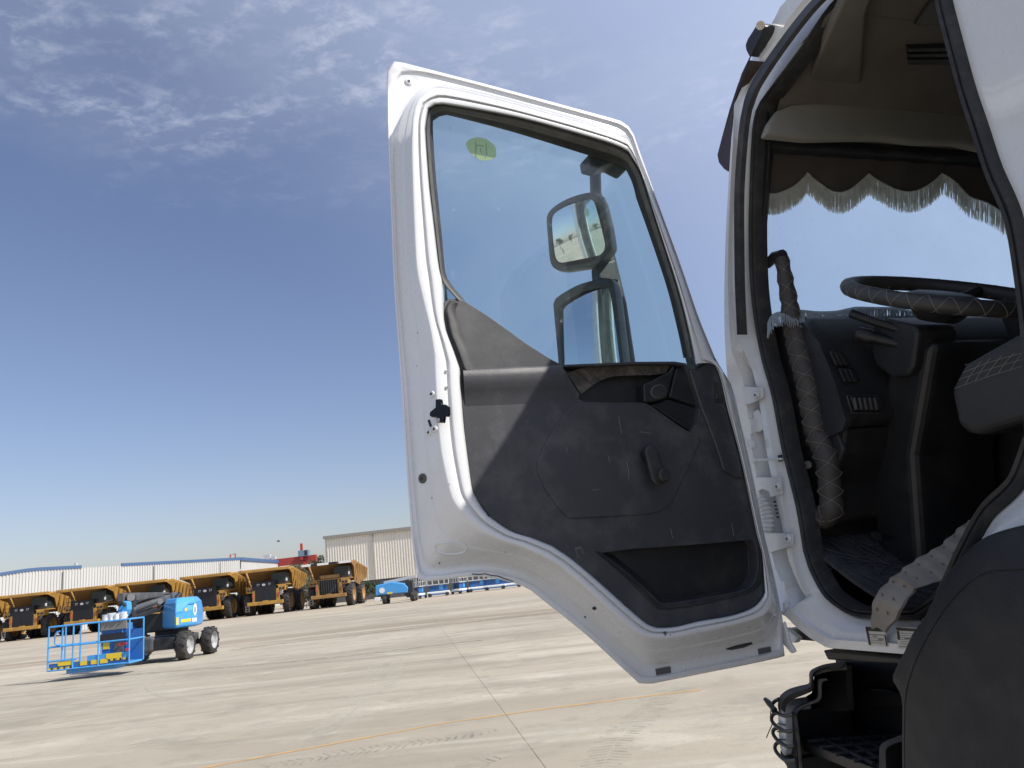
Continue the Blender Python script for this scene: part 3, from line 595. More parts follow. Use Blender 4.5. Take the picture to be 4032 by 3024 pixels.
def hinge(y0, x0, dx):
    m = MB(); c = [sp(x0+dx*t, y0+t*160, .045) for t in (0, .25, .5, .75, 1)]
    m.tube([c[0]-RI*.02, c[0]+UP*0, c[1]], [.016, .020, .018], 12); m.prism([sp(x0-6, y0+30, .03), sp(x0+36, y0+34, .03), sp(x0+42, y0+95, .03), sp(x0+8, y0+100, .03)], RI*.03)
    m.tube([sp(x0+12, y0+90, .03), sp(x0+40, y0+140, .035)], [.014, .012], 10); m.cyl(sp(x0+44, y0+118, .02), sp(x0+50, y0+150, .02), .011, 12)
    m.build('hinge', WHITE_IN, truck, bevel=0.003)
hinge(1615, 2918, 22); hinge(2255, 3052, 30)
MB().prism([sp(x, y, .044) for x, y in [(2962,1622),(2985,1612),(2999,1640),(3004,1690),(2990,1700),(2968,1700)]], RI*.004).build('hinge_recess', WHITE_IN, truck, bevel=0.003)
# door check rod and its slot
MB().tube([sp(2950,1812,.03), sp(3078,1807,.035)], .0035, 6).build('check_strap', WHITE_IN, truck)
MB().prism([sp(x, y, .043) for x, y in [(3066,1792),(3080,1790),(3083,1816),(3069,1818)]], -RI*.004).build('check_slot', BLACK, truck)
st_ = MB()
for k, (x, y) in enumerate([(2952,1803),(2957,1808),(2962,1813),(2956,1820)]): st_.cyl(sp(x, y, .03), sp(x+18, y-1, .03), .004, 8)
st_.build('check_arm', WHITE_IN, truck)
# cable bellows between door and pillar
bp_ = MB(); path = cr([(2990,1962),(3008,1990),(3020,2025),(3024,2055),(3020,2090)], 29)
bp_.tube([sp(p.x, p.y, .02) for p in path], [.020 if k % 3 else .013 for k in range(29)], 14).build('cable_bellows', WHITE_IN, truck)
rv = MB()
for k in range(5): c = sp(3050+k*3, 1976+k*15, .046); rv.cyl(c+RI*.004, c-RI*.003, .003, 8)
rv.build('rivet', RUBBER_G, truck)
MB().prism([sp(x, y, -.012) for x, y in [(3083,2446),(3066,2500),(3060,2512),(3090,2545),(3114,2574),(3129,2566),(3106,2528),(3094,2482)]], RI*.01).build('pillar_flap', WHITE, truck, bevel=0.003)
MB().prism([sp(x, y, .03) for x, y in [(3092,2470),(3112,2490),(3140,2512),(3128,2532),(3105,2530)]], RI*.02).build('pillar_foot', WHITE_IN, truck, bevel=0.004)
# ---------------------------------------------------------------- roof lining, visor, curtain
def zp(px, py, z): return on(px, py, T(0, 0, z), UP)
MB().tbox(-1.45, -.17, .09, 2.3, 3.135, 3.15).build('headliner', LINER, truck)
MB().tbox(-.215, -.15, .09, 2.3, 2.96, 3.02).build('windscreen_header', TRIM_DK, truck, bevel=0.012)
vis = [(3012,528),(3030,478),(3062,432),(3120,408),(3200,402),(3780,408),(3900,420),(3900,590),(3770,560),(3600,556),(3545,548),(3470,540),(3300,542),(3180,545)]
MB().prism([ap(x, y, -.305) for x, y in vis], F*.035).build('sun_visor', VISORC, truck, bevel=0.012, seg=3)
pad = [(3190,300),(3205,365),(3240,396),(3300,402),(3365,396),(3392,372),(3400,200),(3412,60),(3440,-20),(3330,-20),(3262,130)]
MB().prism([zp(x, y, 3.10) for x, y in pad], UP*.034).build('roof_corner_pad', LINER, truck, bevel=0.010, seg=3)
lv = MB().prism([zp(x, y, 3.125) for x, y in [(3566,180),(3745,176),(3752,258),(3576,256)]], UP*.009).build('roof_vent', BLACK, truck, bevel=0.003)
for y in (192, 214, 236): MB().prism([zp(x, yy, 3.117) for x, yy in [(3574,y),(3740,y-2),(3742,y+10),(3577,y+12)]], UP*.010).build('vent_slat', TRIM_DK, lv)
MB().prism([zp(x, y, 3.12) for x, y in [(3600,100),(3640,40),(3670,0),(3760,0),(3760,104)]], UP*.012).build('roof_lamp', BLACK, truck, bevel=0.004)
MB().sheet([[T(a, r, z) for r in (.10, .8, 1.6, 2.3)] for a, z in ((-.60, 3.134), (-.42, 3.125), (-.34, 3.09), (-.27, 3.035), (-.20, 2.985))]).build('front_lining', LINER, truck)
# scalloped curtain and its fringe: a thing hung along the windscreen
CN = (F+UP*.42).normalized(); CPt = T(-.045, 0, 2.66)
cpx = lambda x, y, o=0.0: on(x, y, CPt-CN*o, CN)
curt = tag(empty('windscreen_curtain', T(-.15, 1.0, 2.9)), 'dark scalloped windscreen curtain with pale hanging fringe', 'curtain')
scal = [[(2990,750),(3030,760),(3060,760),(3100,745),(3130,727),(3160,700),(3179,675)], [(3179,675),(3205,702),(3239,727),(3270,748),(3304,757),(3335,750),(3364,732),(3395,705),(3421,681)], [(3421,681),(3450,703),(3483,722),(3530,745),(3575,754),(3612,748),(3646,732),(3680,708),(3708,681)], [(3708,681),(3735,694),(3765,716),(3795,748),(3825,776),(3880,795),(3930,822),(3975,862),(4060,930)]]
edge = segs(scal, 40)+[Vector((4060, 930, 0))]
def topy(x): return 570+max(0, x-3000)*0.012
MB().sheet([[cpx(p.x, topy(p.x)-14, .0) for p in edge], [cpx(p.x, topy(p.x)*.5+p.y*.5, .004+.003*math.sin(p.x*.05)) for p in edge], [cpx(p.x, p.y, .002) for p in edge]], CN*.003).build('curtain_cloth', CURTAIN, curt)
MB().tube([cpx(p.x, p.y-4, .004) for p in edge], .003, 6).build('curtain_piping', CURTAIN, curt)
fr = MB(); rnd = random.Random(3)
for i in range(len(edge)-1):
    for s_ in range(8):
        t = (s_+rnd.random())/8; p = edge[i].lerp(edge[i+1], t); ln = 82+rnd.uniform(-6, 6); sw_ = rnd.uniform(-7, 7)
        w = 1.9; o = rnd.uniform(-.003, .003)
        q = [cpx(p.x, p.y-4, o), cpx(p.x+sw_*.5, p.y+ln*.5, o), cpx(p.x+sw_+rnd.uniform(-4, 4), p.y+ln, o)]
        sd = RI*.0013
        fr.add([q[0]-sd, q[0]+sd, q[1]+sd*1.4, q[1]-sd*1.4, q[2]-sd*.6, q[2]+sd*.6], [(0, 1, 2, 3), (3, 2, 5, 4)])
tag(fr.build('fringe', FRINGE, curt), kind='stuff')
# ---------------------------------------------------------------- dashboard
dprof = [(.09,2.36),(.06,2.425),(-.02,2.44),(-.10,2.435),(-.17,2.40),(-.22,2.32),(-.25,2.20),(-.262,2.08),(-.24,2.055),(-.10,2.04),(.09,2.04)]
dash = MB().loft([[T(a, r, z-(0 if 0.16 < r < 2.15 else .012)) for a, z in dprof] for r in (.13, .145, .165, .6, 1.2, 2.2)], True, True, True, True).build('dashboard', TRIM_DK, truck)
MB().tbox(-.02, .12, .12, 2.3, 1.52, 2.05).build('firewall', BLACK, truck)
MB().loft([[T(a, r, z) for a, z in ((-.23,2.05),(-.20,1.98),(-.13,1.90),(-.10,1.80),(-.02,1.78),(-.02,2.05))] for r in (.15, .17, .46, .48)], True, False, True, True).build('knee_panel', BLACK, truck, bevel=0.008)
MB().loft([[T(a, r, z) for a, z in ((-.62,1.53),(-.55,2.00),(-.30,2.13),(-.05,2.15),(-.05,1.53))] for r in (.62, .66, 1.5, 1.54)], True, False, True, True).build('engine_cover', BLACK, truck, bevel=0.03, seg=3)
# switches and vents down the door end of the dash face
for q in ([(3262,1385),(3312,1392),(3340,1440),(3286,1440)], [(3296,1452),(3352,1455),(3375,1505),(3318,1505)]):
    v_ = MB().prism([ap(x, y, -.245) for x, y in q], -F*.016).build('switch_panel', BLACK, truck, bevel=0.003)
    for k in range(3):
        t0, t1 = k/3+.04, (k+1)/3-.04; A_, B_, C_, D_ = [Vector((*z_, 0)) for z_ in q]
        pp = [A_.lerp(B_, t0), A_.lerp(B_, t1), D_.lerp(C_, t1), D_.lerp(C_, t0)]; MB().prism([ap(x.x, x.y, -.26) for x in pp], -F*.006).build('switch', TRIM_DK, v_, bevel=0.002)
v_ = MB().prism([ap(x, y, -.262) for x, y in [(3338,1562),(3452,1560),(3468,1610),(3455,1622),(3360,1620)]], -F*.012).build('air_vent', BLACK, truck, bevel=0.003)
for k in range(5):
    x = 3356+k*20; MB().prism([ap(xx, yy, -.272) for xx, yy in [(x,1568),(x+5,1568),(x+14,1614),(x+9,1614)]], -F*.008).build('vent_slat', RUBBER_G, v_)
MB().tube([ap(x, y, -.262) for x, y in [(3334,1558),(3456,1556),(3473,1614),(3458,1627),(3354,1625),(3334,1558)]], .003, 6).build('vent_frame', TRIM, v_)
# dash top mat with fringe (lies on the dash)
dmat = tag(empty('dashboard_mat', T(-.05, .6, 2.45)), 'grey fringed mat draped over the dashboard top', 'mat')
me_ = cr([(3022,1283),(3035,1256),(3060,1240),(3141,1230),(3220,1236),(3293,1234),(3340,1224),(3374,1218),(3450,1219),(3526,1221),(3600,1235),(3700,1250)], 90)
MB().sheet([[ap(p.x, p.y, -.13) for p in me_], [ap(p.x, p.y-4, -.10)+UP*.006 for p in me_], [ap(p.x, p.y-2, .03) for p in me_]]).build('mat_cloth', FRINGE_D, dmat)
fr = MB()
for i in range(len(me_)-1):
    for s_ in range(3):
        p = me_[i].lerp(me_[i+1], (s_+rnd.random())/3); ln = 52+rnd.uniform(-12, 12)*(1 if p.x > 3100 else .6)+8*math.sin(p.x*.03)
        q = [ap(p.x, p.y-2, -.132), ap(p.x+rnd.uniform(-3, 3), p.y+ln*.5, -.150), ap(p.x+rnd.uniform(-6, 6), p.y+ln, -.155-rnd.uniform(0, .01))]
        fr.tube(q, [.0016, .0018, .0010], 4)
tag(fr.build('fringe', FRINGE_D, dmat), kind='stuff')
# ---------------------------------------------------------------- steering wheel and column
SWC = T(-.49, .33, 2.355); SWN = (UP*math.cos(R(30))-F*math.sin(R(30))).normalized(); su = RI.copy(); sv = SWN.cross(su)
ring = lambda t, rr=.236, o=0.0: SWC+(su*math.cos(t)+sv*math.sin(t))*rr+SWN*o
swh = empty('steering_wheel', SWC); swh.parent = truck; swh.location = SWC-HN
NT = 72
rim = MB()
rim.loft([[ring(2*math.pi*k/NT, .236+.021*math.cos(ph), .021*math.sin(ph)) for ph in [2*math.pi*j/14 for j in range(14)]] for k in range(NT)]+[[ring(0, .236+.021*math.cos(ph), .021*math.sin(ph)) for ph in [2*math.pi*j/14 for j in range(14)]]], True, True)
rim.build('rim', LEATHER, swh)
sti = MB()
for k in range(30):
    for sg in (1, -1):
        pts = []
        for j in range(9):
            u_ = j/8; th = 2*math.pi*(k+ (u_ if sg > 0 else 1-u_))/30; ph = -2.7+u_*4.2
            pts.append(ring(th, .236+.0213*math.cos(ph), .0213*math.sin(ph)))
        sti.tube(pts, .0006, 4)
sti.build('stitching', STITCH, swh)
hub = MB(); hub.tube([SWC-SWN*.07, SWC-SWN*.03, SWC-SWN*.005, SWC+SWN*.004], [.05, .085, .095, .07], 24)
hub.build('hub', BLACK, swh)
for t0 in (R(20), R(160), R(250), R(290)):
    MB().tube([SWC-SWN*.03, SWC+(ring(t0)-SWC)*.6-SWN*.012, ring(t0, .215)], [.022, .016, .014], 10).build('spoke', BLACK, swh)
colm = [(3440,1270),(3480,1252),(3600,1280),(3615,1305),(3596,1450),(3572,1480),(3512,1490),(3444,1440),(3428,1380)]
MB().prism([sp(x, y, .27) for x, y in colm], RI*.14).build('column_shroud', TRIM_DK, truck, bevel=0.015, seg=3)
MB().loft([[T(a, r, z) for a, z in ((-.46,2.24),(-.30,2.26),(-.10,1.95),(-.06,1.56),(-.22,1.56),(-.30,1.95))] for r in (.30, .33, .56, .60)], True, False, True, True).build('steering_column', BLACK, truck, bevel=0.06, seg=4)
MB().tube([sp(3540,1296,.28), sp(3450,1270,.25), sp(3352,1234,.22)], [.011, .012, .014], 10).build('wiper_stalk', BLACK, truck)
MB().tube([sp(3540,1355,.28), sp(3440,1330,.25), sp(3425,1326,.245), sp(3380,1314,.23)], [.012, .016, .022, .021], 14).build('light_stalk', BLACK, truck)
# ---------------------------------------------------------------- grab handle with quilted cover
gh = [(3078,1016),(3092,1098),(3106,1180),(3114,1234),(3125,1304),(3141,1370),(3163,1451),(3179,1521),(3190,1587),(3201,1640),(3212,1698),(3233,1752),(3258,1817),(3265,1888),(3271,1953),(3274,1995),(3262,2026),(3240,2038),(3212,2034),(3187,2029)]
gpath = cr(gh, 64); rads = [.021+.012*min(1, k/22)+.0022*math.sin(k*1.7)+.0018*math.sin(k*3.1) for k in range(64)]
gc3 = [sp(p.x, p.y, .125) for p in gpath]
grab = MB().tube(gc3, rads, 14).build('grab_handle', LEATHER_G, truck)
sti = MB()
for k in range(1, 60, 4):
    for sg in (1, -1):
        pts = []
        for j in range(7):
            u_ = j/6; kk = k+u_*4; i0 = min(62, int(kk)); c = gc3[i0].lerp(gc3[i0+1], kk-i0); t = (gc3[min(63, i0+1)]-gc3[max(0, i0-1)]).normalized()
            out = (EYE-c).normalized(); out = (out-t*out.dot(t)).normalized(); sd = t.cross(out); ph = sg*(u_*2-1)*1.25
            pts.append(c+(out*math.cos(ph)+sd*math.sin(ph))*(rads[i0]+.0012))
        sti.tube(pts, .0006, 4)
sti.build('stitching', STITCH, grab)
MB().tube([sp(2995,1052,.10), sp(3022,1040,.115), sp(3050,1012,.125), sp(3080,1008,.125)], [.013, .015, .018, .021], 10).build('handle_bracket', BLACK, grab)
# ---------------------------------------------------------------- seat, gear lever, floor, pedals
seat = MB(); sa = [(-1.15,1.98),(-1.15,2.19),(-.80,2.155),(-.62,2.125),(-.565,2.075),(-.56,1.98),(-.60,1.95)]
seat.loft([[T(a, r, z) for a, z in sa] for r in (.19, .215, .69, .72)], True, False, True, True)
seat_o = MB().add(seat.v, seat.f).build('seat', LEATHER, truck, bevel=0.03, seg=4)
sti = MB()
for k in range(7):
    r = .21+k*.08
    sti.tube([T(-1.1, r, 2.187), T(-.80, r+.02, 2.157), T(-.63, r+.03, 2.128), T(-.572, r+.03, 2.085)], .0011, 4); sti.tube([T(-.62-.075*k, .20, 2.124+.009*k), T(-.66-.075*k, .45, 2.134+.009*k), T(-.70-.075*k, .7, 2.140+.009*k)], .0011, 4)
for q in ([(3757,1530),(3900,1480),(4060,1432)], [(3790,1468),(3900,1425),(4060,1380)], [(3800,1515),(3826,1470),(3862,1424)], [(3840,1500),(3870,1450),(3900,1410)], [(3880,1487),(3915,1437),(3945,1400)], [(3930,1470),(3965,1420),(3995,1388)], [(3980,1455),(4010,1410),(4040,1380)], [(3775,1495),(3900,1452),(4060,1405)]):
    sti.tube([sp(p_.x, p_.y, .188) for p_ in cr(q, 12)], .0007, 4)
sti.build('stitching', STITCH, seat_o)
MB().loft([[T(a, r, z) for a, z in ((-1.25,2.2),(-1.45,2.95),(-1.36,2.98),(-1.12,2.2))] for r in (.2, .24, .66, .70)], True, False, True, True).build('seat_back', LEATHER, seat_o, bevel=0.03, seg=3)
for k in range(5):
    z = 1.62+k*.062; MB().tbox(-1.05, -.66+.02*(k % 2), .26, .66, z, z+.045).build('seat_bellow', RUBBER, seat_o, bevel=0.018)
MB().tbox(-1.1, -.62, .24, .68, 1.53, 1.60).build('seat_base', BLACK, seat_o, bevel=0.01)
gl_ = MB().tube([T(-.34, .74, 2.02), T(-.36, .72, 2.20), T(-.37, .71, 2.30), T(-.37, .71, 2.345), T(-.37, .71, 2.36)], [.035, .026, .028, .032, .012], 14).build('gear_lever', LEATHER_G, truck)
MB().tbox(-1.45, .10, .06, 2.3, 1.47, 1.50).build('floor', BLACK, truck)
def fz(a): return 1.525+.23*max(0, (a+.52)/.49)**1.6
MATM = mat('floor_mat_rubber', (0.045, 0.046, 0.05), 0.8, var=0.5, vscale=16, bump=0.7, bscale=80, dirt=(0.10, 0.097, 0.092), dirt_amt=0.5, dirt_scale=12)
MB().sheet([[T(a, r, fz(a)) for r in (.09, .2, .3, .45, .6)] for a in (-.86, -.6, -.5, -.4, -.3, -.2, -.1, -.03)], -UP*.012).build('floor_mat', MATM, truck)
net = MB()
for k in range(80):
    a0, r0 = rnd.uniform(-.46, -.06), rnd.uniform(.11, .5); th = rnd.uniform(0, math.pi); pts_ = []
    for s_ in range(-2, 3):
        a1 = min(-.035, a0+math.cos(th)*s_*.05+rnd.uniform(-.012, .012)); pts_.append(T(a1, r0+math.sin(th)*s_*.05+rnd.uniform(-.012, .012), fz(a1)+.004+rnd.uniform(0, .006)))
    net.tube(pts_, .0013, 4)
tag(net.build('mat_threads', mat('mat_thread', (.055, .055, .06), .9), truck), kind='stuff')
MB().sheet([[T(-.25, .11, 1.50), T(-.60, .11, 1.50)], [T(-.25, .12, 1.53), T(-.60, .12, 1.53)], [T(-.25, .09, 1.54), T(-.60, .09, 1.54)], [T(-.25, .075, 1.53), T(-.60, .075, 1.53)]]).build('sill_rubber', RUBBER, truck)
MB().prism([sp(x, y, .30) for x, y in [(3412,2098),(3440,2090),(3500,2092),(3534,2116),(3530,2136),(3480,2142),(3430,2125)]], RI*.09).build('clutch_pedal', RUBBER, truck, bevel=0.008)
MB().tube([sp(3470,2110,.34), sp(3500,2040,.34), sp(3490,1960,.34)], .010, 8).build('pedal_arm', BLACK, truck)
MB().tube([sp(3180,1830,.11), sp(3180,1830,.115)], .012, 14).build('kick_panel_cap', RUBBER_G, truck)
MB().prism([sp(x, y, .14) for x, y in [(3040,1300),(3085,1290),(3290,1690),(3320,1770),(3250,1960),(3180,2060),(3150,1990),(3125,1800),(3080,1560)]], RI*.02).build('kick_panel', TRIM_DK, truck, bevel=0.006)
# quilted strap lying over the sill: a loose thing
up_ = cr([(3812,2048),(3755,2098),(3700,2148),(3591,2213),(3483,2300),(3445,2350),(3434,2387),(3430,2440),(3429,2479)], 40)
lo_ = cr([(3862,2086),(3830,2130),(3790,2190),(3720,2275),(3640,2303),(3591,2327),(3548,2387),(3526,2435),(3478,2490)], 40)
rr_ = lambda k: .30-.27*min(1, k/24) if k < 26 else max(-.018, .03-.05*(k-25)/6)
wav = lambda k, v: .006*math.sin(k*1.5)*(1 if k < 28 else .3)
strap = tag(empty('quilted_strap', T(-.35, 0, 1.5)), 'beige quilted padded strip hanging out over the cab sill', 'padded strip')
MB().sheet([[sp(up_[k].x, up_[k].y, rr_(k)).lerp(sp(lo_[k].x, lo_[k].y, rr_(k)-.015), v)+RI*wav(k, v)+UP*.008*math.sin(v*math.pi) for v in (0, .15, .35, .5, .65, .85, 1)] for k in range(40)], RI*.010).build('strap_cloth', STRAPM, strap)
tf = MB()
for k in range(2, 38, 4):
    for v in (.28, .72):
        c = sp(up_[k].x, up_[k].y, rr_(k)).lerp(sp(lo_[k].x, lo_[k].y, rr_(k)-.015), v)+RI*wav(k, v)+UP*.008*math.sin(v*math.pi)-RI*.003
        for th in (0, 1.05, 2.1): d_ = (F*math.cos(th)+UP*math.sin(th))*.0045; tf.tube([c-d_, c+d_], .0006, 4)
tf.build('tuft_stitch', mat('tuft_thread', (.10, .085, .07), .9), strap)
# ---------------------------------------------------------------- fender, step, bumper corner, lamp
ed = cr([(4500,2020),(4250,2030),(4032,2067),(3917,2099),(3846,2137),(3781,2197),(3727,2262),(3689,2332),(3635,2441),(3597,2490),(3553,2585),(3532,2623),(3514,2665),(3516,2682),(3543,2726),(3553,2775),(3552,2900),(3553,3024),(3556,3150)], 80)
sm_ = cr([(4500,2215),(4250,2225),(4032,2243),(3940,2246),(3890,2254),(3836,2281),(3795,2315),(3754,2357),(3712,2412),(3673,2471),(3640,2530),(3608,2596),(3588,2650),(3575,2694),(3566,2740),(3562,2775),(3560,2900),(3560,3024),(3562,3150)], 80)
cc = cr([(4600,2700),(4300,2800),(4200,2900),(4100,3000),(4000,3100),(3950,3200)], 80)
frow = lambda C, r: [sp(p.x, p.y, r) for p in C]
MB().loft([frow(ed, .06), frow(lerp2(ed, sm_, .0), -.075), frow(lerp2(ed, sm_, .10), -.098), frow(lerp2(ed, sm_, .55), -.118), frow(lerp2(ed, sm_, .97), -.129), frow(lerp2(ed, sm_, 1.0), -.1275), frow(lerp2(sm_, cc, .02), -.131), frow(lerp2(sm_, cc, .35), -.145), frow(cc, -.15), frow(lerp2(sm_, cc, 1.5), -.15)], False).build('fender', FENDER, truck)
# step well
fl = cr([(3250,2668),(3219,2673),(3221,2733),(3214,2750),(3163,2770),(3131,2787),(3123,2807),(3130,2870),(3140,2950),(3146,3020),(3152,3120)], 50)
fi = cr([(3262,2680),(3240,2690),(3238,2745),(3226,2764),(3180,2782),(3150,2800),(3141,2822),(3148,2870),(3156,2950),(3162,3020),(3168,3120)], 50)
MB().loft([frow(fl, .14), frow(fl, .01), frow(lerp2(fl, fi, .3), -.006), frow(lerp2(fl, fi, .8), -.006), frow(fi, .004), frow(fi, .30)], False).build('step_housing', FENDER, truck)
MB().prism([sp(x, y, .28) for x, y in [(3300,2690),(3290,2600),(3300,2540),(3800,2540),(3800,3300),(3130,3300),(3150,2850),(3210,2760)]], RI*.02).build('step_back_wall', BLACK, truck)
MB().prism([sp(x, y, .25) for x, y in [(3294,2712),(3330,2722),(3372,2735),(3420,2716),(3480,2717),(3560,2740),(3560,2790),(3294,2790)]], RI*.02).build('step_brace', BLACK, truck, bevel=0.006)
zt = 1.19
tr_px = [(3154,2912),(3250,2898),(3409,2872),(3450,2872),(3523,2893),(3600,2920),(3700,3100),(3500,3060),(3451,3024),(3300,2968)]
MB().prism([zp(x, y, zt) for x, y in tr_px], -UP*.03).build('step_tread', BLACK, truck, bevel=0.004)
for i, (p0, p1) in enumerate([((3180,2920),(3560,2895)), ((3230,2945),(3570,2918)), ((3290,2970),(3580,2945)), ((3360,2995),(3590,2975)), ((3230,2905),(3440,3010)), ((3290,2893),(3500,3010)), ((3350,2885),(3560,3000)), ((3420,2878),(3590,2970))]):
    MB().tube([zp(*p0, zt+.006), zp(*p1, zt+.006)], .006, 6).build('tread_bar', FENDER, truck)
WORN = mat('scuffed_step_edge', (0.09, 0.075, 0.06), 0.85, var=0.6, vscale=35, bump=0.8, bscale=60, dirt=(0.35, 0.31, 0.26), dirt_amt=0.7, dirt_scale=18)
MB().sheet([[zp(x, y, zt+.004) for x, y in [(3152,2914),(3200,2936),(3300,2972),(3400,3008),(3470,3034),(3560,3070)]], [zp(x, y, zt-.09) for x, y in [(3152,2912),(3200,2936),(3300,2972),(3400,3008),(3470,3034),(3560,3070)]]]).build('step_edge', WORN, truck)
MB().sheet([frow(cr([(3461,3060),(3462,2950),(3470,2930),(3500,2912),(3560,2890)], 20), -.02), frow(cr([(3490,3060),(3486,2960),(3492,2945),(3515,2930),(3565,2915)], 20), -.03)], RI*.1).build('step_end', FENDER, truck)
MB().prism([sp(x, y, .13) for x, y in [(3206,2662),(3240,2634),(3330,2622),(3340,2800),(3200,2800),(3120,2830),(3100,2790),(3196,2728)]], RI*.02).build('dark_interior_panel', BLACK, truck)  # dark panel added to stand for the shaded interior behind the bumper shell
bo_ = cr([(3330,2606),(3286,2609),(3237,2618),(3196,2636),(3186,2652),(3186,2688),(3172,2695),(3151,2699),(3106,2713),(3077,2733),(3066,2753),(3062,2778)], 50)
MB().sheet([frow(bo_, .0), frow(bo_, .02), frow(bo_, .6), frow(bo_, 2.3)], -F*.0-UP*.02).build('bumper', FENDER, truck)
bi_ = cr([(3300,2640),(3250,2636),(3212,2650),(3203,2662),(3204,2700),(3194,2724),(3117,2756),(3097,2776),(3091,2807)], 50)
MB().loft([frow(bo_, .0), frow(lerp2(bo_, bi_, .5), -.008), frow(bi_, .0), frow(bi_, .10)], False).build('bumper_lip', FENDER, truck)
LENS = mat('headlamp_lens', (0.70, 0.72, 0.74), 0.12, coat=1.0, var=0.15, vscale=18)
ln_ = [(3066,2758),(3080,2785),(3090,2830),(3093,2900),(3092,2950),(3086,2980),(3068,2945),(3061,2880),(3060,2820)]
MB().prism([sp(x, y, .005) for x, y in ln_], RI*.10).build('headlamp', LENS, truck, bevel=0.006)
for y in (2850, 2880, 2910): MB().tube([sp(3061, y, .003), sp(3092, y+4, .003)], .002, 5).build('lens_line', RUBBER_G, truck)
MB().prism([sp(x, y, .03) for x, y in [(3092,2800),(3125,2806),(3150,3100),(3110,3060),(3088,2985),(3094,2940)]], RI*.2).build('lamp_bracket', BLACK, truck)
MB().prism([sp(x, y, .01) for x, y in [(3066,2950),(3090,2985),(3130,2990),(3150,3120),(3112,3040),(3075,2990)]], RI*.6).build('bumper_lower', FENDER, truck, bevel=0.006)
for q in ([(3124,2812),(3085,2818),(3052,2800),(3040,2776),(3050,2762),(3068,2752)], [(3126,2875),(3095,2880),(3060,2862),(3039,2838),(3042,2815),(3062,2806)], [(3130,2935),(3100,2940),(3062,2915),(3044,2890),(3047,2872),(3064,2866)], [(3136,2992),(3095,2995),(3060,2965),(3051,2945),(3056,2928),(3068,2924)]):
    MB().tube([sp(p.x, p.y, -.02+.02*(k/17)) for k, p in enumerate(cr(q, 18))], .0055, 8).build('lamp_guard_ring', BLACK, truck)
MB().tube([sp(3012,2752,-.02), sp(3026,2766,-.02), sp(3040,2784,-.02), sp(3050,2798,-.02)], [.006, .009, .008, .010], 8).build('guard_tie', BLACK, truck)
MB().tube([sp(p.x, p.y, -.02) for p in cr([(3036,2786),(3034,2830),(3040,2852),(3030,2876),(3018,2905)], 16)], .0016, 5).build('tie_tail', BLACK, truck)
# front wheel, its arch liner and the chassis under the cab
WC = (-1.12, .53)
def tw(r, rad, k, n=40): a_ = 2*math.pi*k/n; return T(WC[0]+math.cos(a_)*rad, r, WC[1]+math.sin(a_)*rad)
TYR = mat('truck_tyre', (.025, .024, .024), .8, var=.3, vscale=8, dirt=(.10, .09, .08), dirt_amt=.4, dirt_scale=5)
wh_ = MB().loft([[tw(r, q, k) for k in range(40)] for r, q in ((.02, .33), (-.01, .44), (.02, .51), (.06, .53), (.26, .53), (.30, .51), (.33, .44), (.31, .33))], True).build('front_wheel', TYR, truck)
MB().loft([[tw(r, q, k) for k in range(40)] for r, q in ((.025, .335), (.03, .30), (.12, .27), (.12, .14), (.05, .12))], True, True, cap1=True).build('rim', METAL, wh_)
arc = [math.pi*(.37+.60*k/24) for k in range(25)]
MB().sheet([[T(WC[0]+math.cos(t)*.80, r, WC[1]+math.sin(t)*.80) for t in arc] for r in (-.12, .1, .42)], UP*.01).build('arch_liner', BLACK, truck)
MB().sheet([[T(WC[0]+math.cos(t)*q, -.125, WC[1]+math.sin(t)*q) for t in arc] for q in (.79, .95, 1.08)], RI*.02).build('arch_skirt', FENDER, truck)
MB().tbox(-4.5, .05, .75, 1.65, .75, 1.30).build('chassis_frame', BLACK, truck, bevel=.02)
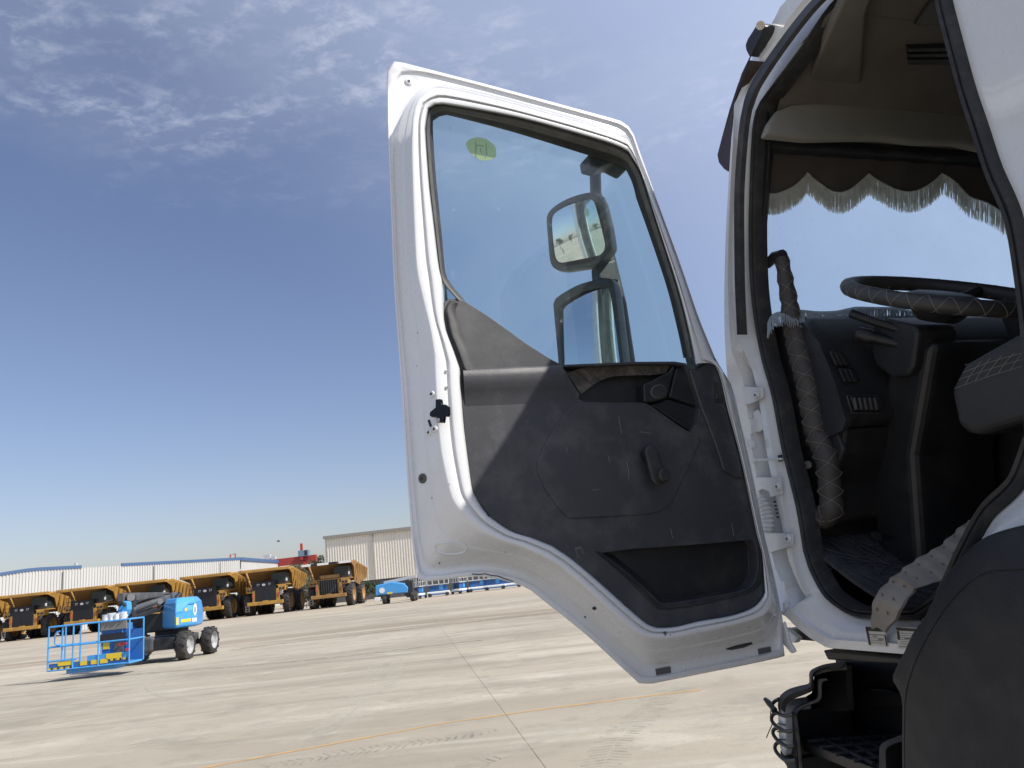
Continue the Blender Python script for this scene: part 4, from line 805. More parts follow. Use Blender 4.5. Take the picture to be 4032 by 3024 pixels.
# ================================================================== THE YARD
def concrete():
    m = bpy.data.materials.new('yard_concrete'); m.use_nodes = True; nt = m.node_tree; N = nt.nodes; L = nt.links; b = N['Principled BSDF']
    b.inputs['Roughness'].default_value = 0.85; b.inputs['Specular IOR Level'].default_value = 0.3
    geo = N.new('ShaderNodeNewGeometry')
    def mp(rot, sc, loc=(0, 0, 0)):
        q = N.new('ShaderNodeMapping'); q.inputs['Rotation'].default_value = (0, 0, R(rot)); q.inputs['Scale'].default_value = sc; q.inputs['Location'].default_value = loc
        L.new(geo.outputs['Position'], q.inputs['Vector']); return q.outputs[0]
    def nz(vec, sc, det=5, ro=0.6, dist=0.0):
        n = N.new('ShaderNodeTexNoise'); n.inputs['Scale'].default_value = sc; n.inputs['Detail'].default_value = det; n.inputs['Roughness'].default_value = ro; n.inputs['Distortion'].default_value = dist
        L.new(vec, n.inputs['Vector']); return n.outputs['Fac']
    def rg(v, a, b_, c=0.0, d=1.0):
        q = N.new('ShaderNodeMapRange'); q.interpolation_type = 'SMOOTHSTEP'
        for k, x in zip(('From Min', 'From Max', 'To Min', 'To Max'), (a, b_, c, d)): q.inputs[k].default_value = x
        L.new(v, q.inputs['Value']); return q.outputs['Result']
    cur = None
    def mixc(fac, colr, A=None):
        q = N.new('ShaderNodeMix'); q.data_type = 'RGBA'; L.new(fac, q.inputs['Factor'])
        if A is None: q.inputs['A'].default_value = (0.322, 0.284, 0.220, 1)
        else: L.new(A, q.inputs['A'])
        q.inputs['B'].default_value = (*colr, 1); return q.outputs['Result']
    big = nz(mp(8, (.05, .10, 1)), 1.0, 4); c = mixc(rg(big, .40, .62), (0.415, 0.372, 0.292))
    c = mixc(rg(nz(mp(6, (.05, .75, 1)), 1.0, 5, .62, .4), .50, .72, 0, .50), (0.215, 0.188, 0.148), c)      # lanes of dust and rubber
    c = mixc(rg(nz(mp(-4, (.10, .55, 1), (7, 3, 0)), 1.0, 5, .6), .52, .74, 0, .60), (0.51, 0.464, 0.375), c)
    c = mixc(rg(nz(mp(62, (.10, 1.6, 1), (3, 9, 0)), 1.0, 4, .6, .3), .54, .72, 0, .5), (0.50, 0.465, 0.39), c)  # pale wheel smears
    c = mixc(rg(nz(mp(20, (.45, .7, 1), (2, 5, 0)), 1.0, 6, .68, .6), .50, .70, 0, .55), (0.235, 0.208, 0.162), c)
    c = mixc(rg(nz(mp(-30, (.6, .8, 1), (8, 1, 0)), 1.0, 6, .68, .6), .54, .74, 0, .55), (0.52, 0.474, 0.385), c)
    c = mixc(rg(nz(mp(0, (1, 1, 1)), 1.3, 7, .72), .50, .72, 0, .55), (0.225, 0.205, 0.168), c)
    c = mixc(rg(nz(mp(0, (1, 1, 1)), 14, 6, .75), .50, .72, 0, .38), (0.23, 0.21, 0.175), c)
    c = mixc(rg(nz(mp(0, (1, 1, 1)), 70, 3, .6), .60, .78, 0, .35), (0.20, 0.185, 0.165), c)
    sep = N.new('ShaderNodeSeparateXYZ'); L.new(mp(3, (1, 1, 1)), sep.inputs[0])
    wob = N.new('ShaderNodeMath'); wob.operation = 'MULTIPLY_ADD'; L.new(nz(mp(0, (.12, .3, 1)), 1.0, 4), wob.inputs[0]); wob.inputs[1].default_value = 5.0; L.new(sep.outputs['Y'], wob.inputs[2])
    band = rg(wob.outputs[0], 33.5, 34.6); band2 = rg(wob.outputs[0], 37, 45, 1, 0)
    mm = N.new('ShaderNodeMath'); mm.operation = 'MULTIPLY'; L.new(band, mm.inputs[0]); L.new(band2, mm.inputs[1])
    m3 = N.new('ShaderNodeMath'); m3.operation = 'MULTIPLY'; L.new(mm.outputs[0], m3.inputs[0]); L.new(rg(nz(mp(6, (.04, .5, 1)), 1.0, 4), .35, .6), m3.inputs[1])
    m4 = N.new('ShaderNodeMath'); m4.operation = 'MULTIPLY'; m4.inputs[1].default_value = .75; L.new(m3.outputs[0], m4.inputs[0])
    c = mixc(m4.outputs[0], (0.23, 0.185, 0.135), c)
    far = rg(wob.outputs[0], 55, 75, 0, .5); c = mixc(far, (0.40, 0.335, 0.255), c)
    oi = N.new('ShaderNodeObjectInfo'); q = N.new('ShaderNodeMix'); q.data_type = 'RGBA'; q.blend_type = 'MULTIPLY'; q.inputs['Factor'].default_value = 1; L.new(c, q.inputs['A'])
    r2 = N.new('ShaderNodeMapRange'); r2.inputs['To Min'].default_value = .94; r2.inputs['To Max'].default_value = 1.05; L.new(oi.outputs['Random'], r2.inputs['Value']); L.new(r2.outputs[0], q.inputs['B'])
    L.new(q.outputs['Result'], b.inputs['Base Color'])
    bp = N.new('ShaderNodeBump'); bp.inputs['Strength'].default_value = .35; bp.inputs['Distance'].default_value = .01; L.new(nz(mp(0, (1, 1, 1)), 30, 5, .7), bp.inputs['Height']); L.new(bp.outputs[0], b.inputs['Normal'])
    return m
CONC = concrete()
g = MB().add([(-2500, -2500, -.005), (2500, -2500, -.005), (2500, 2500, -.005), (-2500, 2500, -.005)], [(0, 1, 2, 3)]).build('ground', CONC); tag(g, kind='structure')
SY = R(9); sx_ = Vector((math.cos(SY), math.sin(SY), 0)); sy_ = Vector((-math.sin(SY), math.cos(SY), 0)); S0 = Vector((-.66, 11.35, 0)); SW_, SL_ = 7.6, 9.3
sm = MB().prism([(.002, .002, -.0045), (SW_-.002, .002, -.0045), (SW_-.002, SL_-.002, -.0045), (.002, SL_-.002, -.0045)], (0, 0, .0045)).build('concrete_slab', CONC, g, bevel=.0015, seg=1)
first = True
for i in range(-9, 6):
    for j in range(-2, 6):
        p = S0+sx_*(i*SW_)+sy_*(j*SL_)
        if first: o = sm; first = False
        else: o = sm.copy(); col.objects.link(o); o.parent = g
        o.location = p; o.rotation_euler = (0, 0, SY)
# worn orange line
ORANGE = bpy.data.materials.new('worn_orange_line'); ORANGE.use_nodes = True
def _or():
    nt = ORANGE.node_tree; N = nt.nodes; L = nt.links; b = N['Principled BSDF']; b.inputs['Base Color'].default_value = (0.62, 0.36, 0.12, 1); b.inputs['Roughness'].default_value = .8
    tr = N.new('ShaderNodeBsdfTransparent'); mx = N.new('ShaderNodeMixShader'); n = N.new('ShaderNodeTexNoise'); n.inputs['Scale'].default_value = 2.2; n.inputs['Detail'].default_value = 8; n.inputs['Roughness'].default_value = .75
    g_ = N.new('ShaderNodeNewGeometry'); L.new(g_.outputs['Position'], n.inputs['Vector']); r = N.new('ShaderNodeMapRange'); r.inputs['From Min'].default_value = .40; r.inputs['From Max'].default_value = .66; r.inputs['To Min'].default_value = .75; r.inputs['To Max'].default_value = .12
    L.new(n.outputs['Fac'], r.inputs['Value']); L.new(r.outputs[0], mx.inputs[0]); L.new(tr.outputs[0], mx.inputs[1]); L.new(b.outputs[0], mx.inputs[2]); L.new(mx.outputs[0], N['Material Output'].inputs[0])
_or()
lp = [gp(x, y, .004) for x, y in [(500,3075),(839,3016),(1280,2934),(1740,2848),(2180,2786),(2633,2730),(2760,2716)]]
MB().sheet([[p-Vector((0, .045, 0)) for p in lp], [p+Vector((0, .045, 0)) for p in lp]]).build('painted_line', ORANGE, g)
# tyre prints
TYREM = bpy.data.materials.new('tyre_print'); TYREM.use_nodes = True
def _ty():
    nt = TYREM.node_tree; N = nt.nodes; L = nt.links; b = N['Principled BSDF']; b.inputs['Base Color'].default_value = (0.16, 0.145, 0.125, 1); b.inputs['Roughness'].default_value = .9
    tr = N.new('ShaderNodeBsdfTransparent'); mx = N.new('ShaderNodeMixShader'); n = N.new('ShaderNodeTexNoise'); n.inputs['Scale'].default_value = 5; n.inputs['Detail'].default_value = 8
    g_ = N.new('ShaderNodeNewGeometry'); L.new(g_.outputs['Position'], n.inputs['Vector']); r = N.new('ShaderNodeMapRange'); r.inputs['From Min'].default_value = .35; r.inputs['From Max'].default_value = .65; r.inputs['To Min'].default_value = 0; r.inputs['To Max'].default_value = .34
    L.new(n.outputs['Fac'], r.inputs['Value']); L.new(r.outputs[0], mx.inputs[0]); L.new(tr.outputs[0], mx.inputs[1]); L.new(b.outputs[0], mx.inputs[2]); L.new(mx.outputs[0], N['Material Output'].inputs[0])
_ty()
rt = random.Random(21)
def tyre_print(px, width, pitch):
    path = cr([gp(x, y, .006) for x, y in px], 200); mb = MB(); acc = 0; last = path[0]
    for i in range(1, len(path)-1):
        acc += (path[i]-path[i-1]).length
        if acc < pitch: continue
        acc = 0; t = (path[i+1]-path[i-1]).normalized(); n = Vector((-t.y, t.x, 0)); c = path[i]
        for sg in (1, -1):
            j_ = rt.uniform(.75, 1.15); a = c+n*sg*.02*width+t*rt.uniform(-.01, .01); b_ = c+n*sg*.5*width*j_+t*pitch*.9*j_; w = t*pitch*rt.uniform(.28, .5)
            mb.add([a, a+w, b_+w*.8, b_], [(0, 1, 2, 3)])
    tag(mb.build('tyre_print', TYREM, g), kind='stuff')
tyre_print([(1980,2862),(1850,2890),(1600,2930),(1350,2965),(1050,3020)], .34, .085)
tyre_print([(2640,2738),(2560,2790),(2480,2860),(2420,2930),(2360,3040)], .42, .095)
tyre_print([(1960,2965),(1880,3000),(1780,3060)], .34, .085)

def smear(px, width, m_):
    path = cr([gp(x, y, .003) for x, y in px], 40); lo = []; hi = []
    for i, p in enumerate(path):
        t = (path[min(39, i+1)]-path[max(0, i-1)]).normalized(); n = Vector((-t.y, t.x, 0)); lo.append(p-n*width*.5); hi.append(p+n*width*.5)
    tag(MB().sheet([lo, hi]).build('tyre_smear', m_, g), kind='stuff')
PALE = TYREM.copy(); PALE.name = 'pale_tyre_smear'; PALE.node_tree.nodes['Principled BSDF'].inputs['Base Color'].default_value = (.56, .52, .44, 1)
for q, w_, m_ in (([(640,2628),(560,2668),(545,2705),(600,2740),(760,2770)], .30, PALE), ([(700,2632),(610,2672),(600,2712),(680,2745),(860,2765)], .30, PALE), ([(1330,2860),(1420,2800),(1520,2700),(1560,2640),(1560,2590)], .32, PALE), ([(1230,2900),(1330,2830),(1430,2720),(1470,2650),(1480,2600)], .32, PALE),
                  ([(900,2560),(1400,2500),(2000,2432),(2300,2398)], .5, TYREM), ([(0,2700),(600,2650),(1200,2600),(1900,2520)], .4, TYREM), ([(1900,2990),(2150,2900),(2400,2790),(2700,2690)], .35, PALE), ([(200,3010),(700,2900),(1300,2820),(1900,2740)], .35, PALE)):
    smear(q, w_, m_)
# ---------------------------------------------------------------- buildings far behind
CLAD = mat('white_cladding', (0.50, 0.50, 0.49), 0.5, var=0.08, vscale=.4, dirt=(0.38, 0.35, 0.30), dirt_amt=0.25, dirt_scale=.8, stretch=(1, 1, .2))
CLAD2 = mat('cream_cladding', (0.82, 0.78, 0.68), 0.5, var=0.08, vscale=.4, dirt=(0.45, 0.40, 0.33), dirt_amt=0.25, dirt_scale=.8, stretch=(1, 1, .2))
BLUETRIM = mat('blue_eave_trim', (0.06, 0.12, 0.24), 0.5)
GREYTRIM = mat('grey_eave_trim', (0.30, 0.29, 0.26), 0.5)
ROOFG = mat('grey_roof_sheet', (0.45, 0.46, 0.47), 0.5)
def clad_wall(parent, p0, p1, z0, zt, m_, pitch, ribs, depth=.10):
    d = (p1-p0); Ln = d.length; d.normalize(); n = Vector((d.y, -d.x, 0));  n = n if n.dot(EYE-p0) > 0 else -n
    tot = int(Ln/pitch); k = 0
    while k < tot:
        kk = min(ribs, tot-k); lo = []; hi = []
        for j in range(kk):
            s_ = (k+j)*pitch
            for f_, o in ((0, 0), (.38, 0), (.5, depth), (.88, depth)): 
                q = p0+d*(s_+f_*pitch)+n*o; lo.append(Vector((q.x, q.y, z0))); hi.append(Vector((q.x, q.y, zt(s_+f_*pitch))))
        q = p0+d*((k+kk)*pitch-.004); lo.append(Vector((q.x, q.y, z0))); hi.append(Vector((q.x, q.y, zt((k+kk)*pitch))))
        MB().loft([lo, hi], False, False).build('cladding_panel', m_, parent); k += kk
    return d, n, Ln
A_ = yp(-160, 2258, 102); A_.z = 0; B_ = yp(949, 2199, 139); B_.z = 0
w1 = tag(empty('long_warehouse', A_), 'long white corrugated warehouse with blue eaves behind the haul trucks', 'warehouse')
def w1top(s_):
    t = s_/(B_-A_).length; return 8.9 if t > .2 else 8.9-(.2-t)*5
d1, n1, l1 = clad_wall(w1, A_, B_, 0, w1top, CLAD, .42, 11)
C_ = yp(1165, 2240, 182); C_.z = 0
clad_wall(w1, B_, C_, 0, lambda s_: 8.8, CLAD, .6, 14)
zz = lambda p, z: Vector((p.x, p.y, z))
for t0, t1 in ((.0, .36), (.50, 1.0)):
    a, b_ = A_.lerp(B_, t0)+n1*.15, A_.lerp(B_, t1)+n1*.15
    pts = [A_.lerp(B_, t0+(t1-t0)*k/8)+n1*.15 for k in range(9)]
    MB().sheet([[zz(p, w1top((p-A_).length)+.38) for p in pts], [zz(p, w1top((p-A_).length)-.05) for p in pts]], -n1*.3).build('eave_trim', BLUETRIM, w1)
MB().sheet([[zz(B_+n1*.1, 9.25), zz(C_+n1*.1, 9.25)], [zz(B_+n1*.1, 8.7), zz(C_+n1*.1, 8.7)]], Vector((.2, .2, 0))).build('eave_trim', BLUETRIM, w1)
MB().add([zz(A_, 7.9), zz(B_, 8.88), zz(C_, 8.78), zz(A_-n1*50, 8.0)], [(0, 1, 2, 3)]).build('roof', ROOFG, w1)
MB().tube([yp(300, 2232, 118)-UP*.3, yp(300, 2216, 118)], .22, 8).build('roof_flue', ROOFG, w1)
A2 = yp(1282, 2120, 116); A2.z = 0; B2 = Vector((18, 112, 0))
w2 = tag(empty('tall_warehouse', A2), 'tall cream corrugated warehouse beside the open door edge', 'warehouse')
d2, n2, l2 = clad_wall(w2, A2, B2, 2.75, lambda s_: 9.45, CLAD2, .40, 12)
MB().box((A2+B2)/2-n2*.25+UP*1.37, (l2, .3, 2.74), Matrix.Rotation(math.atan2(d2.y, d2.x), 3, 'Z')).build('base_wall', mat('dark_base_wall', (0.10, 0.10, 0.10), .8, var=.3, vscale=.6), w2)
MB().box((A2+B2)/2+n2*.12+UP*9.62, (l2+.6, .5, .42), Matrix.Rotation(math.atan2(d2.y, d2.x), 3, 'Z')).build('eave_trim', GREYTRIM, w2)
MB().add([zz(A2, 9.5), zz(B2, 9.5), zz(B2-n2*30, 11), zz(A2-n2*30, 11)], [(0, 1, 2, 3)]).build('roof', ROOFG, w2)
MB().box(A2-n2*15+UP*4.7, (.3, 30, 9.4), Matrix.Rotation(math.atan2(d2.y, d2.x), 3, 'Z')).build('end_wall', CLAD2, w2)
for t_ in (.15, .45, .78):
    q = A2.lerp(B2, t_)+n2*.22; MB().tube([zz(q, 9.4), zz(q, 2.8)], .09, 6).build('downpipe', GREYTRIM, w2)
for t_ in (.3, .62, .9):
    q = A_.lerp(B_, t_)+n1*.22; MB().tube([zz(q, 8.6), zz(q, .1)], .09, 6).build('downpipe', GREYTRIM, w1)
# red gantry crane
RED = mat('crane_red', (0.36, 0.045, 0.035), .5, var=.2, vscale=.5); CABB = mat('crane_cab_blue', (0.16, 0.24, 0.32), .4)
crn = tag(empty('gantry_crane', zz(yp(1140, 2200, 165), 0)), 'red gantry crane beam with small grey cab behind warehouses', 'crane')
c0, c1 = yp(1028, 2222, 165), yp(1244, 2200, 165)
MB().sheet([[c0+UP*.7, c1+UP*.9], [c0-UP*.7, c1-UP*.9]], Vector((0, 1.2, 0))).build('girder', RED, crn)
for x in (1060, 1190): q = yp(x, 2210, 165); MB().box(zz(q, q.z/2), (1.4, 1.2, q.z)).build('leg', RED, crn)
q = yp(1198, 2178, 164); MB().box(q, (2.2, 1.6, 1.2)).build('cab', CABB, crn); MB().box(q+Vector((.55, -.82, 0)), (.5, .05, 1.0)).build('cab_window', BLACK, crn)
q = yp(1188, 2178, 163.5); MB().box(q+UP*.3, (.45, .5, 3.4)).build('mast', RED, crn)
q = yp(1053, 2194, 165); MB().box(q, (1.3, 1, 1.1)).build('winch_house', ROOFG, crn); q = yp(1078, 2197, 165); MB().box(q, (.8, 1, .7)).build('motor_box', ROOFG, crn)
cm = tag(empty('mobile_crane', zz(yp(916, 2195, 170), 0)), 'small red crane hook frame above the warehouse roof corner', 'crane')
q = yp(916, 2196, 170); MB().tube([zz(q+Vector((-.5, 0, 0)), 0), q+Vector((-.5, 0, .7)), q+Vector((.6, 0, .8)), q+Vector((.6, 0, -.5))], .16, 6).build('hook_frame', RED, cm)

# ---------------------------------------------------------------- trees and bushes
LEAF = [mat('leaf_'+n, c, .7, var=.35, vscale=.7) for n, c in (('olive', (0.085, 0.10, 0.045)), ('grey', (0.12, 0.13, 0.075)), ('dark', (0.05, 0.075, 0.03)))]
BARK = mat('bark', (0.11, 0.085, 0.06), .9, var=.3, vscale=2)
def crown_mesh(w, h, n, rn, leaf=.28):
    mb = MB(); cl = [(Vector((rn.uniform(-.6, .6)*w, rn.uniform(-.6, .6)*w, rn.uniform(.15, .9)*h)), rn.uniform(.28, .5)*w) for _ in range(11)]
    for k in range(n):
        c, r_ = rn.choice(cl); v = Vector((rn.gauss(0, 1), rn.gauss(0, 1), rn.gauss(0, 1))).normalized()*r_*rn.uniform(.55, 1.0); v.z *= .8; p = c+v
        e = Euler((rn.uniform(0, 6.3), rn.uniform(0, 6.3), 0)).to_matrix(); s_ = leaf*rn.uniform(.6, 1.3)
        mb.add([p+e @ Vector(q)*s_ for q in ((-.5, 0, 0), (0, -.3, .05), (.5, 0, 0), (0, .3, .05))], [(0, 1, 2, 3)])
    return mb
def tree(pos, h, w, label, m_, seed, n=1400, group=None, leaf=.3, name='tree', cat='tree'):
    rn = random.Random(seed); t = tag(empty(name, pos), label, cat, group)
    mb = MB().tube([pos, pos+Vector((.1, 0, h*.3)), pos+Vector((-.1, .1, h*.62))], [.16*h/6, .12*h/6, .05], 8)
    for k in range(5):
        a = rn.uniform(0, 6.28); z = h*rn.uniform(.28, .5); mb.tube([pos+Vector((0, 0, z)), pos+Vector((math.cos(a)*w*.35, math.sin(a)*w*.35, z+h*.18)), pos+Vector((math.cos(a)*w*.6, math.sin(a)*w*.6, z+h*.3))], [.07, .05, .02], 6)
    mb.build('trunk', BARK, t); c = crown_mesh(w, h*.72, n, rn, leaf); c.v = [v+pos+Vector((0, 0, h*.28)) for v in c.v]; c.build('crown', m_, t)
for px, Y, h, w, m_, lb in ((1185, 112, 6.0, 1.7, 1, 'pale olive tree in the gap right of the fifth haul truck'), (1262, 122, 7.8, 2.0, 2, 'dark bushy treetop against the left edge of the cream warehouse'), (1235, 126, 7.0, 1.8, 0, 'rounded olive treetop between crane and cream warehouse'), (1008, 120, 5.2, 1.2, 0, 'thin tree top by the white warehouse corner')):
    q = yp(px, 2300, Y); tree(Vector((q.x, q.y, 0)), h, w, lb, LEAF[m_], int(px), 1300)
for k, (px, Y, lb) in enumerate(((1440, 103, 'dark bush behind the blue boom lift'), (1478, 104, 'low bush at the foot of the cream warehouse'), (1205, 104, 'grey-green bush under the gap between the last two haul trucks'))):
    q = yp(px, 2340, Y); tree(Vector((q.x, q.y, 0)), 2.4, 1.1, lb, LEAF[(k+2) % 3], 40+k, 900, leaf=.24, name='bush', cat='bush')
# the side of the yard that the door mirrors look at
for k in range(9):
    a = R(-152+k*7); r_ = 78+6*((k*37) % 5); tree(Vector((math.sin(a)*r_, math.cos(a)*r_, 0)), 6.5+(k % 3), 3.2, 'green yard tree reflected in the wide door mirror', LEAF[k % 3], 90+k, 700, 'trees seen in the mirrors', leaf=.6)
hb = tag(empty('site_building', (-58, -52, 0)), 'low white site building reflected in the wide door mirror', 'building')
MB().box((-58, -52, 1.6), (26, 6, 3.2), Matrix.Rotation(R(40), 3, 'Z')).build('wall', CLAD, hb); MB().box((-58, -52, 3.35), (26.6, 6.6, .3), Matrix.Rotation(R(40), 3, 'Z')).build('roof', ROOFG, hb)
# ---------------------------------------------------------------- haul trucks
YEL = mat('dusty_haul_yellow', (0.43, 0.240, 0.050), .6, var=.25, vscale=.9, dirt=(0.20, 0.13, 0.07), dirt_amt=.75, dirt_scale=1.3)
YELD = mat('worn_haul_yellow', (0.34, 0.19, 0.06), .6, var=.3, vscale=.9, dirt=(0.16, 0.10, 0.06), dirt_amt=.7, dirt_scale=1.4)
TYRE = mat('tyre_rubber', (0.028, 0.027, 0.026), .8, var=.3, vscale=3, dirt=(0.14, 0.12, 0.10), dirt_amt=.4, dirt_scale=2)
RADM = mat('radiator_cover', (0.010, 0.011, 0.015), .6, var=.2, vscale=1)
DGLASS = mat('dark_cab_glass', (0.025, 0.035, 0.04), .1, var=.2, vscale=1)
WLAB = mat('white_lettering', (0.75, 0.75, 0.73), .6)
REDL = mat('red_reflector', (0.45, 0.05, 0.03), .4)
def text_mesh(txt, size, m_, parent, loc, rot, name='lettering', ext=.004):
    cu = bpy.data.curves.new('txt', 'FONT'); cu.body = txt; cu.size = size; cu.extrude = ext; cu.align_x = 'CENTER'; cu.align_y = 'CENTER'
    t = bpy.data.objects.new('txt', cu); col.objects.link(t); dg = bpy.context.evaluated_depsgraph_get(); dg.update()
    me = bpy.data.meshes.new_from_object(t.evaluated_get(dg)); bpy.data.objects.remove(t, do_unlink=True); me.materials.clear(); me.materials.append(m_)
    o = bpy.data.objects.new(name, me); col.objects.link(o); o.parent = parent; o.matrix_local = Matrix.Translation(Vector(loc)) @ rot.to_4x4(); return o
FACE = Matrix.Rotation(R(90), 3, 'X')                       # text plane facing -Y
def wheel(par, x, y, r_, w, rimm, lugs=22, name='wheel', tw=None):
    prof = [(-.5, .62), (-.5, .86), (-.40, .97), (-.2, 1), (.2, 1), (.40, .97), (.5, .86), (.5, .62)]; n = 36
    mb = MB().loft([[Vector((x+px*w, y+math.cos(2*math.pi*k/n)*pr*r_, r_+math.sin(2*math.pi*k/n)*pr*r_)) for k in range(n)] for px, pr in prof], True, True)
    for k in range(lugs):
        for sg in (1, -1):
            a = 2*math.pi*(k+(.5 if sg > 0 else 0))/lugs; a2 = a+.16
            c = lambda t, xx, rr: Vector((x+xx*w, y+math.cos(t)*rr*r_, r_+math.sin(t)*rr*r_))
            vv = [c(a, sg*.05, .99), c(a+.11, sg*.05, .99), c(a2+.11, sg*.5, .93), c(a2, sg*.5, .93), c(a, sg*.05, 1.035), c(a+.11, sg*.05, 1.035), c(a2+.11, sg*.49, 1.01), c(a2, sg*.49, 1.01)]
            mb.add(vv, [(3, 2, 1, 0), (4, 5, 6, 7), (0, 1, 5, 4), (1, 2, 6, 5), (2, 3, 7, 6), (3, 0, 4, 7)])
    ty = mb.build(name, TYRE, par)
    rm = MB()
    for sg in (1, -1): rm.loft([[Vector((x+sg*px*w, y+math.cos(2*math.pi*k/24)*pr*r_, r_+math.sin(2*math.pi*k/24)*pr*r_)) for k in range(24)] for px, pr in ((.48, .64), (.46, .58), (.22, .50), (.20, .22), (.30, .18))], True, True, cap1=True)
    rm.build('rim', rimm, ty); return ty
def haul_truck(name, variant=0):
    t = empty(name, (0, 0, 0)); Y_ = YELD if variant else YEL
    # dump body: canopy over the cab, front wall, tapered sides with ribs
    can = MB().loft([[Vector(p) for p in r_] for r_ in ([(-2.8, -.35, 4.62), (2.75, -.35, 4.62), (2.75, -.35, 4.86), (-2.8, -.35, 4.86)], [(-2.8, 2.1, 4.72), (2.75, 2.1, 4.72), (2.75, 2.1, 4.96), (-2.8, 2.1, 4.96)])], True, False, True, True).build('canopy', Y_, t, bevel=.03)
    if not variant:
        rb = MB()
        for k in range(26): rb.box((-2.75+k*.22, -.1, 4.90), (.09, .5, .09))
        rb.build('canopy_ribs', Y_, can)
    else:
        for x0, x1, m_ in ((-2.8, -1.75, WLAB), (-1.75, -1.05, BLACK), (-1.05, .25, WLAB), (.25, 1.2, BLACK), (1.35, 2.75, WLAB)): MB().box(((x0+x1)/2, -.37, 4.76), (x1-x0-.04, .03, .24)).build('lip_plate', m_, can)
    MB().loft([[Vector(p) for p in r_] for r_ in ([(-2.5, 2.0, 4.75), (2.5, 2.0, 4.75), (2.5, 2.2, 4.75), (-2.5, 2.2, 4.75)], [(-2.2, 3.0, 2.7), (2.2, 3.0, 2.7), (2.2, 3.2, 2.7), (-2.2, 3.2, 2.7)])], True, False, True, True).build('body_front_wall', YELD, t)
    for sg in (1, -1):
        sd = MB().add([(sg*2.75, -.3, 4.7), (sg*2.75, 2.1, 4.85), (sg*2.8, 7.6, 4.1), (sg*2.6, 8.3, 3.0), (sg*2.35, 5.0, 2.2), (sg*2.25, 3.0, 2.6), (sg*2.6, 1.6, 4.2)], [(0, 1, 6), (1, 2, 3, 4, 5, 6)])
        so = sd.build('body_side', Y_, t)
        rb = MB()
        for k in range(6):
            y = 2.4+k*.95; rb.add([(sg*2.72, y, 4.6-(k*.1)), (sg*2.95, y, 4.55-(k*.1)), (sg*2.72, y, 2.7), (sg*2.72, y+.22, 4.6-(k*.1)), (sg*2.95, y+.22, 4.55-(k*.1)), (sg*2.72, y+.22, 2.7)], [(0, 1, 2), (5, 4, 3), (0, 3, 4, 1), (1, 4, 5, 2)])
        rb.build('body_rib', Y_, so)
    # chassis front
    MB().box((0, 4.2, 1.5), (1.8, 6.6, .9)).build('chassis', mat('oily_frame', (.05, .045, .04), .8), t)
    MB().box((0, .08, 1.24), (3.9, .40, .38)).build('bumper', Y_, t, bevel=.04)
    MB().box((0, .05, 1.44), (.5, .3, .16)).build('tow_block', Y_, t)
    if not variant:
        rad = MB().box((-.18, .45, 2.5), (2.6, .5, 2.15)).build('radiator_cover', RADM, t, bevel=.05)
        for dx in (-.62, .62): text_mesh('77', .34, WLAB, rad, (-.18+dx, .19, 3.2), FACE)
        MB().prism([(-.18+.2*math.cos(a), .195, 3.2+.13*math.sin(a)) for a in [2*math.pi*k/16 for k in range(16)]], (0, -.01, 0)).build('emblem', WLAB, rad)
        MB().box((-.18, .19, 2.3), (.03, .02, 1.5)).build('cover_seam', BLACK, rad)
    else:
        rad = MB().box((-.1, .8, 2.3), (1.9, .5, 1.5)).build('radiator', RADM, t)
        for k in range(7): MB().box((-.85+k*.25, .53, 2.3), (.07, .05, 1.45)).build('grille_bar', mat('grille_grey', (.09, .09, .09), .6), rad)
        MB().box((.1, .6, 3.35), (2.1, .4, .38)).build('cross_beam', Y_, t, bevel=.05); MB().box((-1.25, .8, 2.2), (.3, .4, 1.5)).build('strut', YELD, t); MB().box((1.05, .7, 2.3), (.25, .4, 1.6)).build('strut', YELD, t)
    for sg in (1, -1):
        MB().box((sg*1.75-(.0 if sg > 0 else .0), .85, 2.72), (.85, 1.0, .62)).build('headlight_box', Y_, t, bevel=.04)
        for k in range(2): MB().box((sg*1.75-.18+k*.36, .33, 2.66), (.24, .04, .2)).build('headlight', BLACK, t)
        MB().box((sg*1.30, .45, 2.0), (.28, .5, 1.25)).build('side_post', Y_, t)
        MB().box((sg*1.42, .18, 2.05), (.10, .06, .42)).build('reflector', REDL, t)
    MB().box((0, 1.4, 3.05), (4.6, 1.9, .10)).build('deck', Y_, t)
    cb = MB().box((1.35, 1.5, 3.75), (1.7, 1.5, 1.35)).build('cab', mat('cab_dark_yellow', (.05, .045, .035), .6), t, bevel=.06)
    MB().box((1.35, .73, 3.85), (1.45, .03, .95)).build('windshield', DGLASS, cb); MB().box((2.21, 1.45, 3.85), (.03, 1.1, .9)).build('side_window', DGLASS, cb)
    MB().box((2.25, .55, 3.55), (.16, .06, .30)).build('mirror', WLAB, t)
    for k in range(5): MB().tube([(-1.3+k*.4, 1.5, 3.1), (-1.3+k*.4, 1.5, 3.55)], .16, 10).build('air_filter', mat('filter_tan', (.20, .13, .07), .6), t)
    ld = MB()
    for dx in (-.18, .18): ld.tube([(-1.95+dx, .05, .45), (-1.95+dx, .05, 1.2)], .03, 6)
    for k in range(3): ld.tube([(-2.13, .05, .5+k*.25), (-1.77, .05, .5+k*.25)], .025, 6)
    ld.build('ladder', METAL, t)
    rl = MB()
    for z in (3.5, 3.95): rl.tube([(-2.2, .6, z), (-2.2, 2.2, z)], .03, 6)
    for y in (.6, 1.4, 2.2): rl.tube([(-2.2, y, 3.1), (-2.2, y, 3.95)], .03, 6)
    rl.build('handrail', YELD, t)
    for sg in (1, -1): wheel(t, sg*2.08, 1.75, 1.28, .78, YELD if sg > 0 else YELD)
    for x in (-2.2, -1.3, 1.3, 2.2): wheel(t, x, 6.3, 1.28, .72, YELD)
